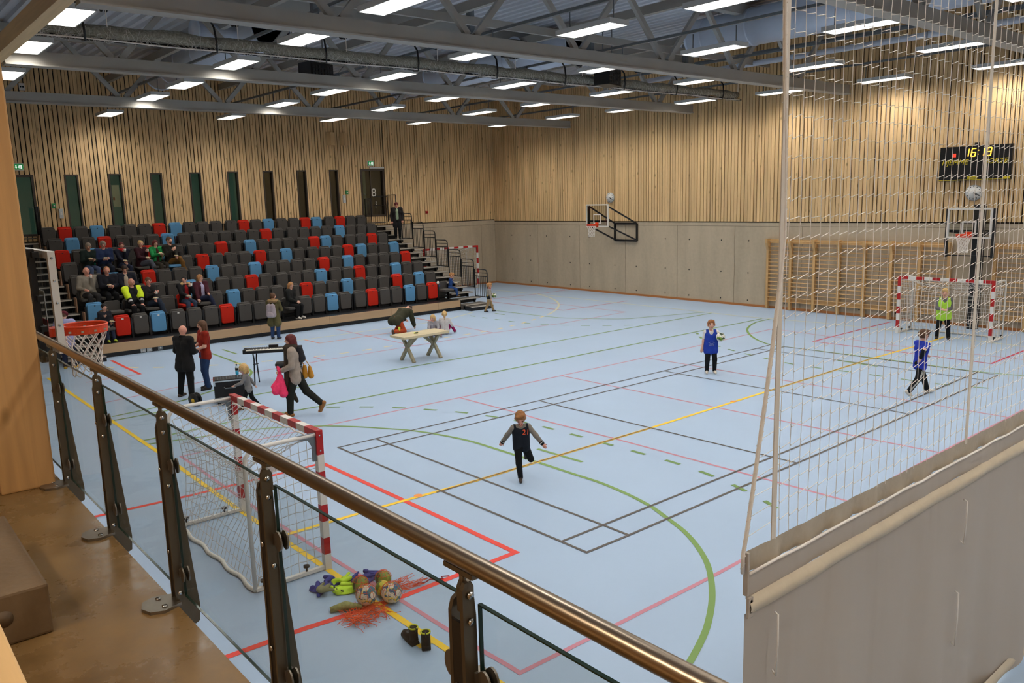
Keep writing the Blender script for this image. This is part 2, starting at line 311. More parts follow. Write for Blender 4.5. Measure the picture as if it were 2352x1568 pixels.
LN={
'gray':[[(-0.05,-0.05),(0.70,-0.06),(4.65,-0.13),(8.73,-0.15),(12.70,-0.15),(13.43,-0.12)],[(-0.05,-0.52),(0.70,-0.52),(4.64,-0.59),(8.72,-0.60),(12.65,-0.58),(13.41,-0.58)],[(0.02,-5.67),(0.77,-5.67),(4.75,-5.65),(8.80,-5.61),(12.64,-5.53),(13.41,-5.52)],[(0.02,-6.11),(0.77,-6.12),(4.76,-6.09),(8.78,-6.04),(12.66,-5.96),(13.34,-5.97)],[(-0.05,-0.05),(-0.05,-0.52),(0.02,-5.67),(0.02,-6.11)],[(0.70,-0.06),(0.70,-0.52),(0.77,-5.67),(0.77,-6.12)],[(4.65,-0.13),(4.64,-0.59),(4.75,-5.65),(4.76,-6.09)],[(8.73,-0.15),(8.72,-0.60),(8.80,-5.61),(8.78,-6.04)],[(12.70,-0.15),(12.65,-0.58),(12.64,-5.53),(12.66,-5.96)],[(13.43,-0.12),(13.41,-0.58),(13.41,-5.52),(13.34,-5.97)]],
'brown':[[(-0.08,-3.13),(0.63,-3.14),(2.74,-3.14),(4.68,-3.16)],[(8.68,-3.11),(13.31,-3.05)]],
'yellow':[[(-2.40,-3.02),(-1.10,-3.05),(0.63,-3.14),(2.74,-3.14),(4.68,-3.16),(7.52,-3.12),(8.68,-3.11),(13.31,-3.05),(16.14,-3.11),(17.58,-3.07)],[(-2.51,10.94),(-2.48,1.76),(-2.52,-1.65),(-2.50,-4.34),(-2.51,-5.44),(-2.48,-7.00),(-2.46,-7.67)],[(-2.63,-6.48),(-2.50,-6.48)]],
'green':[[(-2.49,2.69),(-1.73,2.48),(-0.89,2.28),(-0.28,1.99),(0.12,1.67),(0.37,1.48),(0.54,1.31),(0.86,0.91),(1.23,0.32),(1.45,-0.07),(1.64,-0.57),(1.82,-1.36),(1.86,-2.18),(1.89,-3.10),(1.90,-3.90),(1.91,-4.53),(1.84,-5.13),(1.72,-5.66),(1.54,-6.12),(1.35,-6.55),(1.07,-6.98),(0.72,-7.38),(0.22,-7.79),(-0.29,-8.11),(-0.69,-8.30),(-1.08,-8.45),(-1.41,-8.55)],[(2.37,-2.65),(2.41,-3.62)],[(17.49,2.52),(16.50,2.43),(15.21,1.84),(14.12,0.90),(13.47,-0.01),(13.42,-0.68),(13.49,-3.33),(13.46,-5.32),(13.67,-6.38)],[(12.60,-2.58),(12.55,-3.56)],[(13.03,11.57),(13.12,9.74),(13.33,8.17),(13.93,7.10),(14.59,6.28),(15.24,6.04),(17.52,5.18)],[(12.53,11.03),(12.51,10.49)],[(-2.36,5.36),(-1.16,5.57),(0.11,6.21),(0.79,6.62),(1.34,7.19),(1.62,7.82),(1.77,9.03),(1.82,11.08)],[(2.30,11.48),(2.31,10.52)],[(-2.42,4.99),(-0.85,5.02),(0.54,4.99),(1.87,4.97),(4.19,4.99),(8.54,4.88),(17.49,4.86)],[(-2.50,2.99),(-0.80,3.09),(1.13,2.91),(6.75,2.83),(7.35,2.82),(17.42,2.77)]],
'greendash':[[(1.17,2.74),(1.81,2.09),(2.19,1.61),(2.66,0.82),(3.03,-0.01),(3.26,-0.88),(3.35,-1.49),(3.39,-2.39),(3.41,-3.29),(3.42,-4.19),(3.42,-4.77),(3.36,-5.35),(3.30,-5.63),(3.24,-5.91),(3.15,-6.19),(3.05,-6.46),(2.96,-6.72),(2.77,-7.08),(2.70,-7.22)],[(13.75,2.67),(13.08,2.00),(12.57,1.36),(12.04,0.21),(11.71,-0.89),(11.52,-1.70),(11.44,-2.34),(11.55,-3.50),(11.59,-4.10),(11.62,-5.25),(11.85,-6.05),(12.14,-6.88)],[(11.53,11.29),(11.56,9.54),(11.71,8.08),(12.14,7.02),(12.80,6.01),(13.49,5.30),(13.91,4.95)],[(1.11,5.13),(1.47,5.47)]],
'red':[[(-4.13,-0.51),(-2.81,-0.62),(-0.87,-0.65),(-0.67,-0.63),(-0.63,-2.74),(-0.61,-4.35),(-0.60,-5.51),(-1.19,-5.51),(-2.33,-5.51),(-3.32,-5.40),(-4.14,-5.37)],[(-0.63,12.26),(-0.63,9.59)]],
'redfar':[[(19.37,-0.71),(14.63,-0.72),(14.64,-3.32),(14.60,-5.38),(16.83,-5.36)],[(14.68,13.85),(14.70,9.60),(18.26,9.57)],[(15.37,14.66),(17.69,14.44),(19.86,14.51)]],
'orange':[[(4.82,11.22),(4.85,10.23),(7.20,10.21),(8.34,10.39)],[(9.84,12.35),(9.87,10.17)]],
'pink':[[(-2.27,1.47),(-1.16,1.47),(0.49,1.43),(3.64,1.33),(5.44,1.31),(6.68,1.31),(9.71,1.27),(12.29,1.29),(13.32,1.30),(15.96,1.34)],[(3.64,1.33),(3.68,-0.48),(3.66,-1.24),(3.73,-3.09),(3.77,-6.01),(3.79,-7.42)],[(6.68,1.31),(6.72,-3.15),(6.74,-3.69),(6.76,-6.11),(6.81,-7.41)],[(9.71,1.27),(9.71,-1.66),(9.80,-5.09),(9.77,-7.41)],[(10.54,-7.40),(9.77,-7.41),(6.81,-7.41),(1.17,-7.51),(0.58,-7.52),(-1.14,-7.50),(-2.23,-7.48),(-2.23,-7.33),(-2.26,-6.78),(-2.28,-5.48),(-2.32,-4.01),(-2.33,-2.33),(-2.27,1.47)],[(15.82,1.24),(15.67,-0.57),(15.45,-2.72),(15.58,-5.76)],[(15.79,14.35),(15.88,10.68),(15.81,7.45),(12.48,7.29),(9.65,7.56),(6.57,7.55),(3.61,7.57),(0.57,7.44),(-2.17,6.82)],[(6.57,12.36),(6.57,7.55)],[(3.24,7.52),(3.61,7.57)],[(9.84,12.35),(9.62,7.51)],[(3.65,8.21),(3.62,7.59)],[(-0.63,9.59),(-1.22,9.61),(-1.90,9.54)]],
'pale':[[(17.57,17.28),(17.69,14.44),(17.63,12.23),(17.61,8.99),(17.56,5.21),(17.49,3.66),(17.83,0.79),(17.79,-1.64),(17.41,-5.17)],[(17.64,14.24),(17.11,12.93),(16.28,11.60),(15.44,10.65),(14.57,9.90),(13.80,9.36)],[(2.92,11.43),(4.00,11.32),(4.82,11.22),(7.80,11.18),(8.65,11.11),(10.27,11.13),(12.08,11.90)]],
'paledash':[[(13.80,9.36),(13.19,9.04),(11.78,8.46),(10.88,8.19),(9.95,8.02),(9.08,7.98),(8.42,7.99),(7.22,8.04),(6.32,8.05),(5.70,8.05),(4.80,8.09),(3.90,8.22),(2.18,8.79),(1.16,9.28),(-0.01,10.17),(-0.81,11.02),(-1.42,11.62)]],
}
SPOTS = [(-.37, -3.05), (7.36, -3.10)]


def ribbon(pts, wd, z, name, m, dash=None):
    """a painted line of width wd following pts on the floor, optionally dashed"""
    P = [Vector((x, y)) for x, y in pts]; b = MB()
    def seg(Q):
        n = len(Q); vs = []
        for i, p in enumerate(Q):
            d0 = (Q[i] - Q[i - 1]).normalized() if i else (Q[1] - Q[0]).normalized()
            d1 = (Q[i + 1] - Q[i]).normalized() if i < n - 1 else d0
            nn = Vector((-(d0 + d1).y, (d0 + d1).x))
            if nn.length < .2: nn = Vector((-d1.y, d1.x))
            nn.normalize(); k = 1 / max(.45, nn.dot(Vector((-d1.y, d1.x)))); o = nn * wd / 2 * k
            e0 = p
            if i == 0: e0 = p - d0 * wd / 2 * (dash is None)
            if i == n - 1: e0 = p + d0 * wd / 2 * (dash is None)
            vs += [(*(e0 + o), z), (*(e0 - o), z)]
        b.add(vs, [(2 * i, 2 * i + 1, 2 * i + 3, 2 * i + 2) for i in range(n - 1)])
    if dash is None: seg(P)
    else:
        t, on = 0., dash[0]; cur = [P[0]]; acc = 0.; draw = True
        for a, c in zip(P, P[1:]):
            Ld = (c - a).length; pos = 0.
            while pos < Ld - 1e-6:
                lim = dash[0] if draw else dash[1]; st = min(lim - acc, Ld - pos); pos += st; acc += st; q = a.lerp(c, pos / Ld)
                if draw: cur.append(q)
                if acc >= lim - 1e-6:
                    if draw and len(cur) > 1: seg(cur)
                    draw = not draw; acc = 0.; cur = [q]
    return b.build(name, m, floor, fixn=False)
def smooth(pts, n=6):
    """Catmull-Rom through measured points of a curved line"""
    P = [Vector(p) for p in pts]; P = [2 * P[0] - P[1]] + P + [2 * P[-1] - P[-2]]; out = []
    for i in range(1, len(P) - 2):
        a, b_, c, d = P[i - 1:i + 3]
        for k in range(n):
            t = k / n; out.append(.5 * ((2 * b_) + (c - a) * t + (2 * a - 5 * b_ + 4 * c - d) * t * t + (3 * b_ - a - 3 * c + d) * t ** 3))
    out.append(P[-2]); return [(p.x, p.y) for p in out]
LC = dict(gray=((86, 78, 72), .042, .0050), brown=((120, 92, 46), .042, .0056), yellow=((246, 204, 48), .075, .0044), green=((118, 150, 78), .07, .0036), greendash=((106, 138, 72), .075, .0038),
          red=((226, 66, 54), .085, .0032), redfar=((196, 40, 66), .06, .0032), orange=((226, 130, 92), .055, .0030), pink=((196, 130, 146), .055, .0026), pale=((206, 204, 178), .085, .0040), paledash=((232, 208, 150), .085, .0042))
for key, lst in LN.items():
    rgb, wd, z = LC[key]; lm = mat('line_' + key, rgb, .45, 0, .35)
    for j, pts in enumerate(lst):
        curved = key == 'greendash' or key == 'paledash' or (key == 'green' and len(pts) > 5 and j not in (8, 9)) or (key == 'pale' and j == 1)
        ribbon(smooth(pts) if curved else pts, wd, z + .00004 * j, 'line_marking', lm, (.30, .42) if key == 'greendash' else (.30, .42) if key == 'paledash' else None)
sm_ = mat('line_spot', (240, 150, 60), .45)
for x, y in SPOTS: MB().prism([(x + .065 * math.cos(2 * PI * i / 14), y + .065 * math.sin(2 * PI * i / 14)) for i in range(14)], 'z', .0050, .0062).build('penalty_spot', sm_, floor)

# gallery slab the photograph is taken from
EX = -5.555
gal = struct(MB().box((X0, Y0, 2.28), (EX, 2.0, 2.5)).build('floor_gallery', M_gallery), 'polished brown concrete gallery floor behind the glass railing')
struct(MB().box((EX - .35, Y0, 0), (EX - .15, 2.0, 2.28)).build('wall_gallery', M_concrete), 'concrete wall under the gallery edge')
struct(MB().box((X0, 2.0, 0), (-5.5, 2.2, ZC)).build('wall_gallery_end', M_concrete), 'concrete wall closing the gallery end')
struct(MB().box((-5.7, 2.2, 0), (-5.5, Y1, ZC)).build('wall_front', M_concrete), 'concrete end wall beside the gallery')

# back wall (far side): concrete panels below, timber slats above
wb = struct(MB().box((X1 + .06, Y0, 0), (X1 + .3, Y1 + .3, ZC)).build('wall_back', M_blackfelt), 'far hall wall of concrete panels under vertical timber slats')
jy = [20.0, 19.2, 16.74, 13.89, 11.11, 8.31, 5.59, 2.8, 0.0, -2.8, -5.6, -8.4, -11.2, -14.0, -17.0, -21.0]
holes = MB()
for a, c in zip(jy, jy[1:]):
    unit_box('concrete_panel', (X1 - .01, c + .008, 0), (X1 + .08, a - .008, 2.98), M_concrete, wb)
    for f in (.22, .78):
        yy = c + (a - c) * f
        if a - c > 1.5:
            for zz in (.22, 1.25, 2.45): holes.cyl((X1 - .016, yy, zz), (X1 + .03, yy, zz), .028, 8)
holes.build('tie_hole', mat('tie_hole_dark', (60, 54, 48), .9), wb)['kind'] = 'stuff'
unit_box('concrete_ledge', (X1 - .005, Y0, 2.99), (X1 + .08, Y1, 3.12), M_concrete, wb)
def slat_run(lo, hi, fn):
    """irregular boards along a wall: widths and gaps vary"""
    p = lo; i = 0
    while p < hi - .02:
        wd = random.choice((.118, .118, .098, .088)); wd = min(wd, hi - p); fn(p, p + wd); p += wd + random.choice((.014, .03, .038)); i += 1
def back_slat(a, c):
    unit_box('slat', (X1 - .03, a, 3.16), (X1 + .015, c, ZC), M_slat, wb)
slat_run(-13.6, 20.0, back_slat)
struct(MB().box((X1 - .03, Y0, 0), (X1 - .01, Y1 - .02, .085)).build('baseboard_back', M_skirt), 'orange timber skirting along the far concrete wall')
struct(MB().box((13.6, Y1 - .03, 0), (X1 - .03, Y1 - .01, .085)).build('baseboard_left', M_skirt), 'orange timber skirting beside the grandstand')

# wall behind the grandstand
wl = struct(MB().box((-5.7, Y1 + .34, 0), (X1 + .3, Y1 + .5, ZC)).build('wall_left', M_blackfelt), 'hall wall of vertical timber slats behind the grandstand')
jx = [-5.6, -2.6, .4, 3.4, 6.4, 9.4, 12.4, 15.9, 19.0, 19.9]
for a, c in zip(jx, jx[1:]): unit_box('concrete_panel', (a + .008, Y1, 0), (c - .008, Y1 + .3, 2.98), M_concrete, wl)
unit_box('concrete_ledge', (-5.6, Y1 + .005, 2.99), (X1, Y1 + .3, 3.2), M_concrete, wl)
OPEN = [(-1.62, -.62, 3.42, 5.52)] + [(x0, x1, 3.6, z1) for x0, x1, z1 in ((.34, .79, 5.53), (1.79, 2.24, 5.55), (3.25, 3.69, 5.58), (4.72, 5.16, 5.60), (6.2, 6.65, 5.63), (7.69, 8.13, 5.66), (9.19, 9.63, 5.68), (10.7, 11.14, 5.70))] + [(12.24, 13.46, 3.62, 5.74)]
def left_slat(a, c):
    for k, (x0, x1, z0, z1) in enumerate(OPEN):
        if c > x0 and a < x1:
            if a < x0 - .03: unit_box('slat', (a, Y1 - .03, 3.24), (x0, Y1 + .015, ZC), M_slat, wl)
            a2 = max(a, x0); c2 = min(c, x1)
            unit_box('slat', (a2, Y1 - .03, z1), (c2, Y1 + .015, ZC), M_slat, wl)
            unit_box('slat', (a2, Y1 - .03, 3.24), (c2, Y1 + .015, z0), M_slat, wl)
            if c > x1 + .03: unit_box('slat', (x1, Y1 - .03, 3.24), (c, Y1 + .015, ZC), M_slat, wl)
            return
    unit_box('slat', (a, Y1 - .03, 3.24), (c, Y1 + .015, ZC), M_slat, wl)
slat_run(-5.4, X1 - .03, left_slat)
bk = MB()
xs = [-5.6] + [q for o_ in OPEN for q in o_[:2]] + [X1]
for a, c in zip(xs[::2], xs[1::2]): bk.box((a, Y1 + .02, 3.2), (c, Y1 + .05, ZC))
for x0, x1, z0, z1 in OPEN: bk.box((x0, Y1 + .02, z1), (x1, Y1 + .05, ZC)).box((x0, Y1 + .02, 3.2), (x1, Y1 + .05, z0))
bk.build('slat_backing', M_blackfelt, wl)
for k, (x0, x1, z0, z1) in enumerate(OPEN):
    door = k in (0, len(OPEN) - 1); nm = 'door_%d' % (1 if k == 0 else 2) if door else 'window_%d' % k
    lab = ('dark framed glass door at the left end of the top landing', 'dark framed glass door marked 8 at the top of the right stairs')[k > 0] if door else \
        ('%s narrow window from the left above the grandstand' % ORD[k - 1] + (', with a cream notice inside' if k == 2 else ', dark room behind' if k > 5 else ', green room behind'))
    t = new_obj(nm, None, None, (x0, Y1, z0)); struct(t, lab); wd, h = x1 - x0, z1 - z0; fw = .075 if door else .05
    f = MB().box((0, -.05, 0), (fw, .12, h)).box((wd - fw, -.05, 0), (wd, .12, h)).box((fw, -.05, h - fw), (wd - fw, .12, h)).box((fw, -.05, 0), (wd - fw, .12, fw))
    f.build('frame', M_frame, t)
    MB().box((fw, .04, fw), (wd - fw, .05, h - fw)).build('pane', M_pane, t)
    MB().box((0, .29, 0), (wd, .32, h)).build('glowing_room_panel', M_darkglow if k > 5 else M_greenglow, t)  # thin panel behind the pane; its glow imitates a lit room
    if k == 2: MB().box((.1, .055, .75), (wd - .1, .06, 1.55)).build('notice', mat('cream_paper', (226, 206, 170), .8), t); MB().box((.11, .05, 1.0), (.17, .055, 1.1)).build('notice_mark', mat('brown_mark', (150, 90, 60), .8), t)
    if door:
        MB().cyl((wd - .12 if k == 0 else .12, -.09, 1.0), (wd - .25 if k == 0 else .25, -.09, 1.0), .012, 8).cyl((wd - .12 if k == 0 else .12, -.05, 1.0), (wd - .12 if k == 0 else .12, -.09, 1.0), .01, 6).build('door_handle', M_chrome, t)
        if k: MB().box((.48, -.06, h + .02), (wd + .02, .0, h + .09)).build('door_closer', M_lampbody, t)
        if k:
            MB().box((wd * .43, .02, fw), (wd * .47, .08, h - fw)).build('mullion', M_frame, t)
            MB().box((.17, .1, .1), (.32, .11, h - .1)).build('lit_gap', mat('pale_room', (150, 140, 112), .8), t)
for k, (txt, x, z, sz) in enumerate((('8', 12.92, 4.52, .52), ('HALL', 12.98, 4.15, .12))):
    cu = bpy.data.curves.new('door_lettering', 'FONT'); cu.body = txt; cu.size = sz; cu.extrude = .002; cu.align_x = 'CENTER'
    o = new_obj('door_lettering', font_mesh(cu, mat('white_vinyl', (212, 208, 198), .6)), bpy.data.objects['door_2']); o.location = (x - 12.24, .03, z - 3.62); o.rotation_euler = (PI / 2, PI / 2 * (k == 1), 0)

# closing walls out of the picture, so that the lamps' light stays in the hall
struct(MB().box((X0 - .2, Y0, 0), (X0, Y1, ZC)).build('wall_behind', wood('rear_boards', (190, 150, 104), 'z', .6, .1, 3., False, .02)), 'timber wall at the back of the gallery')
struct(MB().box((X0, Y0 - .2, 0), (X1, Y0, ZC)).build('wall_right', M_slat), 'timber wall at the near end of the hall')

# roof: trapezoid deck whose ribs run across
rf = MB(); pr = []; x = X0
while x < X1 + .3: pr += [(x, ZC), (x + .12, ZC), (x + .16, ZC + .09), (x + .28, ZC + .09)]; x += .32
top = [(q[0], ZC + .35) for q in (pr[-1], pr[0])]
for i in range(len(pr) - 1):
    (a, z0), (c, z1) = pr[i], pr[i + 1]; rf.add([(a, Y0, z0), (c, Y0, z1), (c, Y1 + .4, z1), (a, Y1 + .4, z0)], [(0, 1, 2, 3)])
rf.box((X0, Y0, ZC + .2), (X1 + .3, Y1 + .5, ZC + .3))
struct(rf.build('ceiling', M_deckmetal, fixn=False), 'white trapezoid steel roof deck over the hall')

# ------------------------------------------------------------------ roof steel
def truss(y, x0, x1, label, ph=0.):
    t = thing('roof_truss', label, 'truss', (x0, y, 7.27), 0, 'steel roof trusses'); Lx = x1 - x0
    b = MB().box((0, -.11, .03), (Lx, .11, .30)).box((0, -.16, 0), (Lx, .16, .03)); b.build('bottom_chord', M_steel, t)
    MB().box((0, -.12, 1.78), (Lx, .12, 2.05)).build('top_chord', M_steel, t)
    x = ph; n = 0
    while x < Lx - .4:
        for dx in (-1.45, 1.45):
            if 0 <= x + dx <= Lx: MB().bar((x + .09 * (1 if dx > 0 else -1), 0, .3), (x + dx, 0, 1.8), .13, .1, up=(0, 1, 0)).build('diagonal', M_steel, t)
        x += 3.1; n += 1
    return t
for k, (y, lab, ph) in enumerate(((14.2, 'grey steel roof truss nearest the grandstand wall', 1.0), (7.5, 'grey steel roof truss second from the grandstand wall', 2.2),
                              (1.25, 'grey steel roof truss third from the grandstand wall, running over mid-picture', 1.2), (-5.35, 'grey steel roof truss passing behind the top of the hanging net', .6))):
    truss(y, -3.15, 19.62, lab, ph)
g = MB().box((-3.42, -20.5, 7.3), (-3.2, 19.9, 7.62)).build('roof_girder', M_beam); tag(g, 'pale beam along the left roof edge carrying the truss ends', 'beam')
for k, (x, z0) in enumerate(((2.1, 8.75), (6.2, 8.75), (10.3, 8.75), (14.4, 8.75))):
    o = MB().box((x - .07, -20.5, z0), (x + .07, 19.9, z0 + .22)).build('roof_purlin', M_steel); tag(o, 'grey steel purlin, %s from the left, crossing above the trusses' % ORD[k], 'purlin', 'roof purlins')
for k, (y, xa, xb) in enumerate(((4.4, -3, 19.5), (-2.1, -3, 19.5), (10.9, -3, 19.5))):
    b = MB(); x = xa
    while x < xb: b.bar((x, y - .3, 8.6), (x + 2.05, y - .3, 8.6), .09, .2); x += 2.05
    o = b.build('roof_joist', M_steel); tag(o, ('grey roof joist between the second and third trusses', 'grey roof joist between the third truss and the hanging net', 'grey roof joist between the first two trusses')[k], 'joist', 'roof joists')

# luminaires
LAMPS = dict(a=[(-2.82, -.4), (-2.82, 3.28), (-2.82, 6.5), (-2.6, 10.59)], b=[(1.31, -.45), (1.37, 2.92), (1.38, 6.5), (1.48, 10.3), (1.53, 13.25), (1.63, 18.3)],
    c=[(5.99, -3.76), (5.69, -.78), (5.44, 2.61), (5.53, 6.31), (5.54, 9.81), (5.59, 13.2), (5.65, 17.68)], d=[(10.24, -4.02), (9.86, -.67), (9.59, 2.52), (9.47, 6.04), (9.49, 9.56), (9.35, 12.79), (9.46, 16.91)],
    e=[(14.58, -4.03), (14.41, -.56), (13.84, 2.76), (13.57, 5.99), (13.48, 9.34), (13.27, 12.56), (13.37, 16.61)], f=[(19.1, -3.58), (18.9, -.35), (18.67, 3.11), (18.17, 6.18), (17.92, 9.4), (17.55, 12.44), (17.46, 16.2)])
lp = thing('ceiling_lamp', '', 'lamp', (0, 0, 7.5), 0, 'LED panel lamps under the roof')
MB().box((-.27, -.75, 0), (.27, .75, .075)).box((-.27, -.75, -.02), (-.245, .75, 0)).box((.245, -.75, -.02), (.27, .75, 0)).box((-.27, -.75, -.02), (.27, -.725, 0)).box((-.27, .725, -.02), (.27, .75, 0)).build('housing', M_lampbody, lp)
MB().box((-.245, -.725, -.013), (.245, .725, -.003)).build('diffuser', M_lamp, lp)
gr = MB()
for i in range(1, 12): gr.box((-.245, -.725 + i * .121 - .002, -.022), (.245, -.725 + i * .121 + .002, -.014))
gr.build('louvre', M_white, lp)
for s_ in (-.6, .6): MB().cyl((0, s_, .07), (0, s_, .45), .012, 6).build('hanger', M_galv, lp)
kids(lp); first = True
cname = dict(a='far left', b='second', c='third', d='fourth', e='fifth', f='sixth')
for ci, (key, lst) in enumerate(LAMPS.items()):
    full = list(lst); y = lst[0][1]
    while y > -17: y -= 3.4; full.insert(0, (lst[0][0], y))
    for j, (x, y) in enumerate(full):
        k = len(full) - 1 - j
        lab = 'LED panel lamp, %s lamp line from the left, %s from grandstand wall' % (('first', 'second', 'third', 'fourth', 'fifth', 'sixth')[ci], ORD[k])
        if first: lp.location = (x, y, 7.5); lp['label'] = lab; first = False
        else: dup(lp, (x, y, 7.5), None, lab)
    xm = sum(q[0] for q in lst) / len(lst)
    o = MB().box((-.03, -20, 0), (.03, 19.8, .06)).build('lamp_track', M_galv, None, (xm, 0, 7.93)); tag(o, 'thin galvanised rail carrying the %s line of lamps from the left' % ORD[ci], 'rail', 'lamp rails')

# unseen fill lamps added to brighten the gallery, above and behind the photographer
M_fill = mat('added_fill_diffuser', (255, 236, 208), .5, emit=GALLERY_FILL_STRENGTH)
for k, (x, y) in enumerate(((-8.3, -12.6), (-8.3, -16.0), (-8.3, -9.4))):
    t = thing('added_fill_lamp', 'added round fill lamp over the gallery, %s' % ('above the photographer', 'behind the photographer', 'in front of the photographer')[k], 'lamp', (x, y, 6.3))
    MB().cyl((0, 0, .0), (0, 0, .09), .34, 28).build('housing', M_lampbody, t); MB().cyl((0, 0, -.012), (0, 0, .0), .32, 28).build('diffuser', M_fill, t); MB().cyl((0, 0, .09), (0, 0, 3.1), .008, 6).build('cord', M_black, t)
# cable tray below the truss nearest the wall
b = MB().box((-3, -.16, 0), (17.6, .16, .02)).box((-3, -.16, .0), (17.6, -.145, .09)).box((-3, .145, 0), (17.6, .16, .09))
for i in range(50): b.box((-2.9 + i * .41, -.17, .02), (-2.75 + i * .41, -.16, .07))
tag(b.build('cable_tray', M_galv, None, (0, 17.0, 7.62)), 'long perforated cable tray along the roof near the grandstand wall', 'cable tray')
tag(MB().path([(18.6, -16, 8.55), (18.6, 2, 8.55), (18.6, 9, 8.55)], .09, 10).build('ceiling_pipe', M_duct), 'white pipe under the roof beside the far wall', 'pipe')
tag(MB().path([(17.9, -16, 8.75), (17.9, 6, 8.75)], .06, 10).build('ceiling_pipe', M_galv), 'thin galvanised pipe under the roof beside the white pipe', 'pipe')
# ventilation ducts
for k, (x, y0, y1, r, lab) in enumerate(((3.0, 8.0, 16.9, .52, 'fat white ventilation duct over the left half of the grandstand'), (11.6, 5.5, 15.4, .52, 'fat white ventilation duct over the right end of the grandstand'),
                                     (14.0, -8, 3.0, .50, 'fat white ventilation duct above the middle of the far court'))):
    t = thing('ventilation_duct', lab, 'duct', (x, y0, 8.75), 0, 'ventilation ducts')
    MB().cyl((0, 0, 0), (0, y1 - y0, 0), r, 28).build('duct_tube', M_duct, t)
    for j in range(int((y1 - y0) / 1.5) + 1): MB().cyl((0, j * 1.5, 0), (0, j * 1.5 + .05, 0), r + .015, 28).build('joint_ring', M_duct, t)
    MB().cyl((0, y1 - y0, 0), (0, y1 - y0 + .06, 0), r + .03, 28).build('end_cap', M_duct, t)
    MB().cyl((0, 1.2, -.1), (-1.5, 1.2, -.1), .26, 20).cyl((-1.5, 1.2, -.1), (-1.56, 1.2, -.1), .36, 20).build('branch', M_duct, t)
    for j in (.8, (y1 - y0) * .5, y1 - y0 - .8): MB().cyl((0, j, r - .02), (0, j, .75), .008, 6).build('hanger', M_galv, t)

# raised dividing net: shaft with pulleys, gathered net bundle, black straps
t = thing('raised_divider_net', 'raised dividing net gathered under the roof with black straps', 'net', (-3.1, 5.2, 7.55))
bn = MB()
ux = [i * .35 for i in range(65)]
m_bundle = mat('gathered_net', (150, 146, 132), .9, 0, .3, (26., .35), (40., .6))
bn.path([(u, .02 * math.sin(u * 2), .13 + .015 * math.sin(u * 3.1)) for u in ux], [.125 + .018 * math.sin(u * 5.3) for u in ux], 10)
bn.build('net_bundle', m_bundle, t)
lc = MB()
for i in range(420):
    u = random.uniform(0, 22.5); a = random.uniform(-.2, .25)
    lc.path([(u, -.13, .1 + a * .4), (u + random.uniform(-.12, .12), -.155, .04), (u + random.uniform(-.15, .15), -.12, -.05 - random.random() * .07), (u + random.uniform(-.25, .25), -.08, .0)], .0035, 3, caps=False)
lc.build('net_loops', M_gnet, t)['kind'] = 'stuff'
MB().cyl((.1, -.02, -.03), (22.6, -.02, -.03), .035, 10).build('bottom_tube', M_black, t)
MB().path([(u, -.12, -.055 + .012 * math.sin(u * 1.7)) for u in ux], .016, 6).build('edge_rope', M_rope, t)
for k in range(9):
    x = .9 + k * 2.55
    MB().path([(x - .03, -.02, .62), (x, -.18, .40), (x + .03, -.19, .1), (x + .05, -.12, -.08), (x + .05, .1, -.05)], .022, 6).build('strap', M_black, t)
t = thing('net_winding_shaft', 'black winding shaft with round pulleys above the gathered net', 'shaft', (-3.1, 4.75, 8.12))
MB().cyl((0, 0, 0), (22.5, 0, 0), .045, 10).build('shaft', M_black, t)
for k in range(9):
    x = 1.25 + k * 2.55
    p_ = MB().cyl((x - .05, 0, 0), (x - .035, 0, 0), .17, 18).cyl((x + .035, 0, 0), (x + .05, 0, 0), .17, 18).cyl((x - .04, 0, 0), (x + .04, 0, 0), .1, 14).build('pulley', M_black, t)
    MB().box((x - .06, -.08, .15), (x + .06, .08, .2)).box((x - .5, -.06, .04), (x - .38, .06, .24)).build('bracket', M_black, p_)
    MB().cyl((x, -.1, 0), (x, -.1, -.45), .008, 5).build('cord', M_rope, p_)
MB().box((11.2, -.25, -.12), (11.75, .2, .28)).cyl((11.75, 0, .1), (12.0, 0, .1), .12, 14).build('winch_motor', M_black, t)
for k in range(5): MB().box((1.2 + k * 4.4, -.06, .04), (1.34 + k * 4.4, .1, 1.1)).build('hanger_post', M_galv, t)

# loudspeakers under the roof
for k, (x, y, z, lab) in enumerate(((4.5, 8.6, 7.75, 'black loudspeaker hanging under the roof over the left lamps'), (11.9, 4.6, 7.75, 'black loudspeaker hanging under the roof right of mid-picture'))):
    t = thing('loudspeaker', lab, 'loudspeaker', (x, y, z), .3, 'hanging loudspeakers')
    MB().box((-.42, -.25, -.3), (.42, .25, .3)).build('cabinet', M_black, t, bevel=.02)
    gm = MB()
    for i in range(7):
        for j in range(5): gm.box((-.38 + i * .11, -.27, -.25 + j * .1), (-.30 + i * .11, -.25, -.18 + j * .1))
    gm.build('grille', mat('dark_grille', (40, 40, 42), .6), t); MB().cyl((-.3, 0, .3), (-.3, 0, 1.66), .02, 8).cyl((.3, 0, .3), (.3, 0, 1.66), .02, 8).build('hanger', M_galv, t)

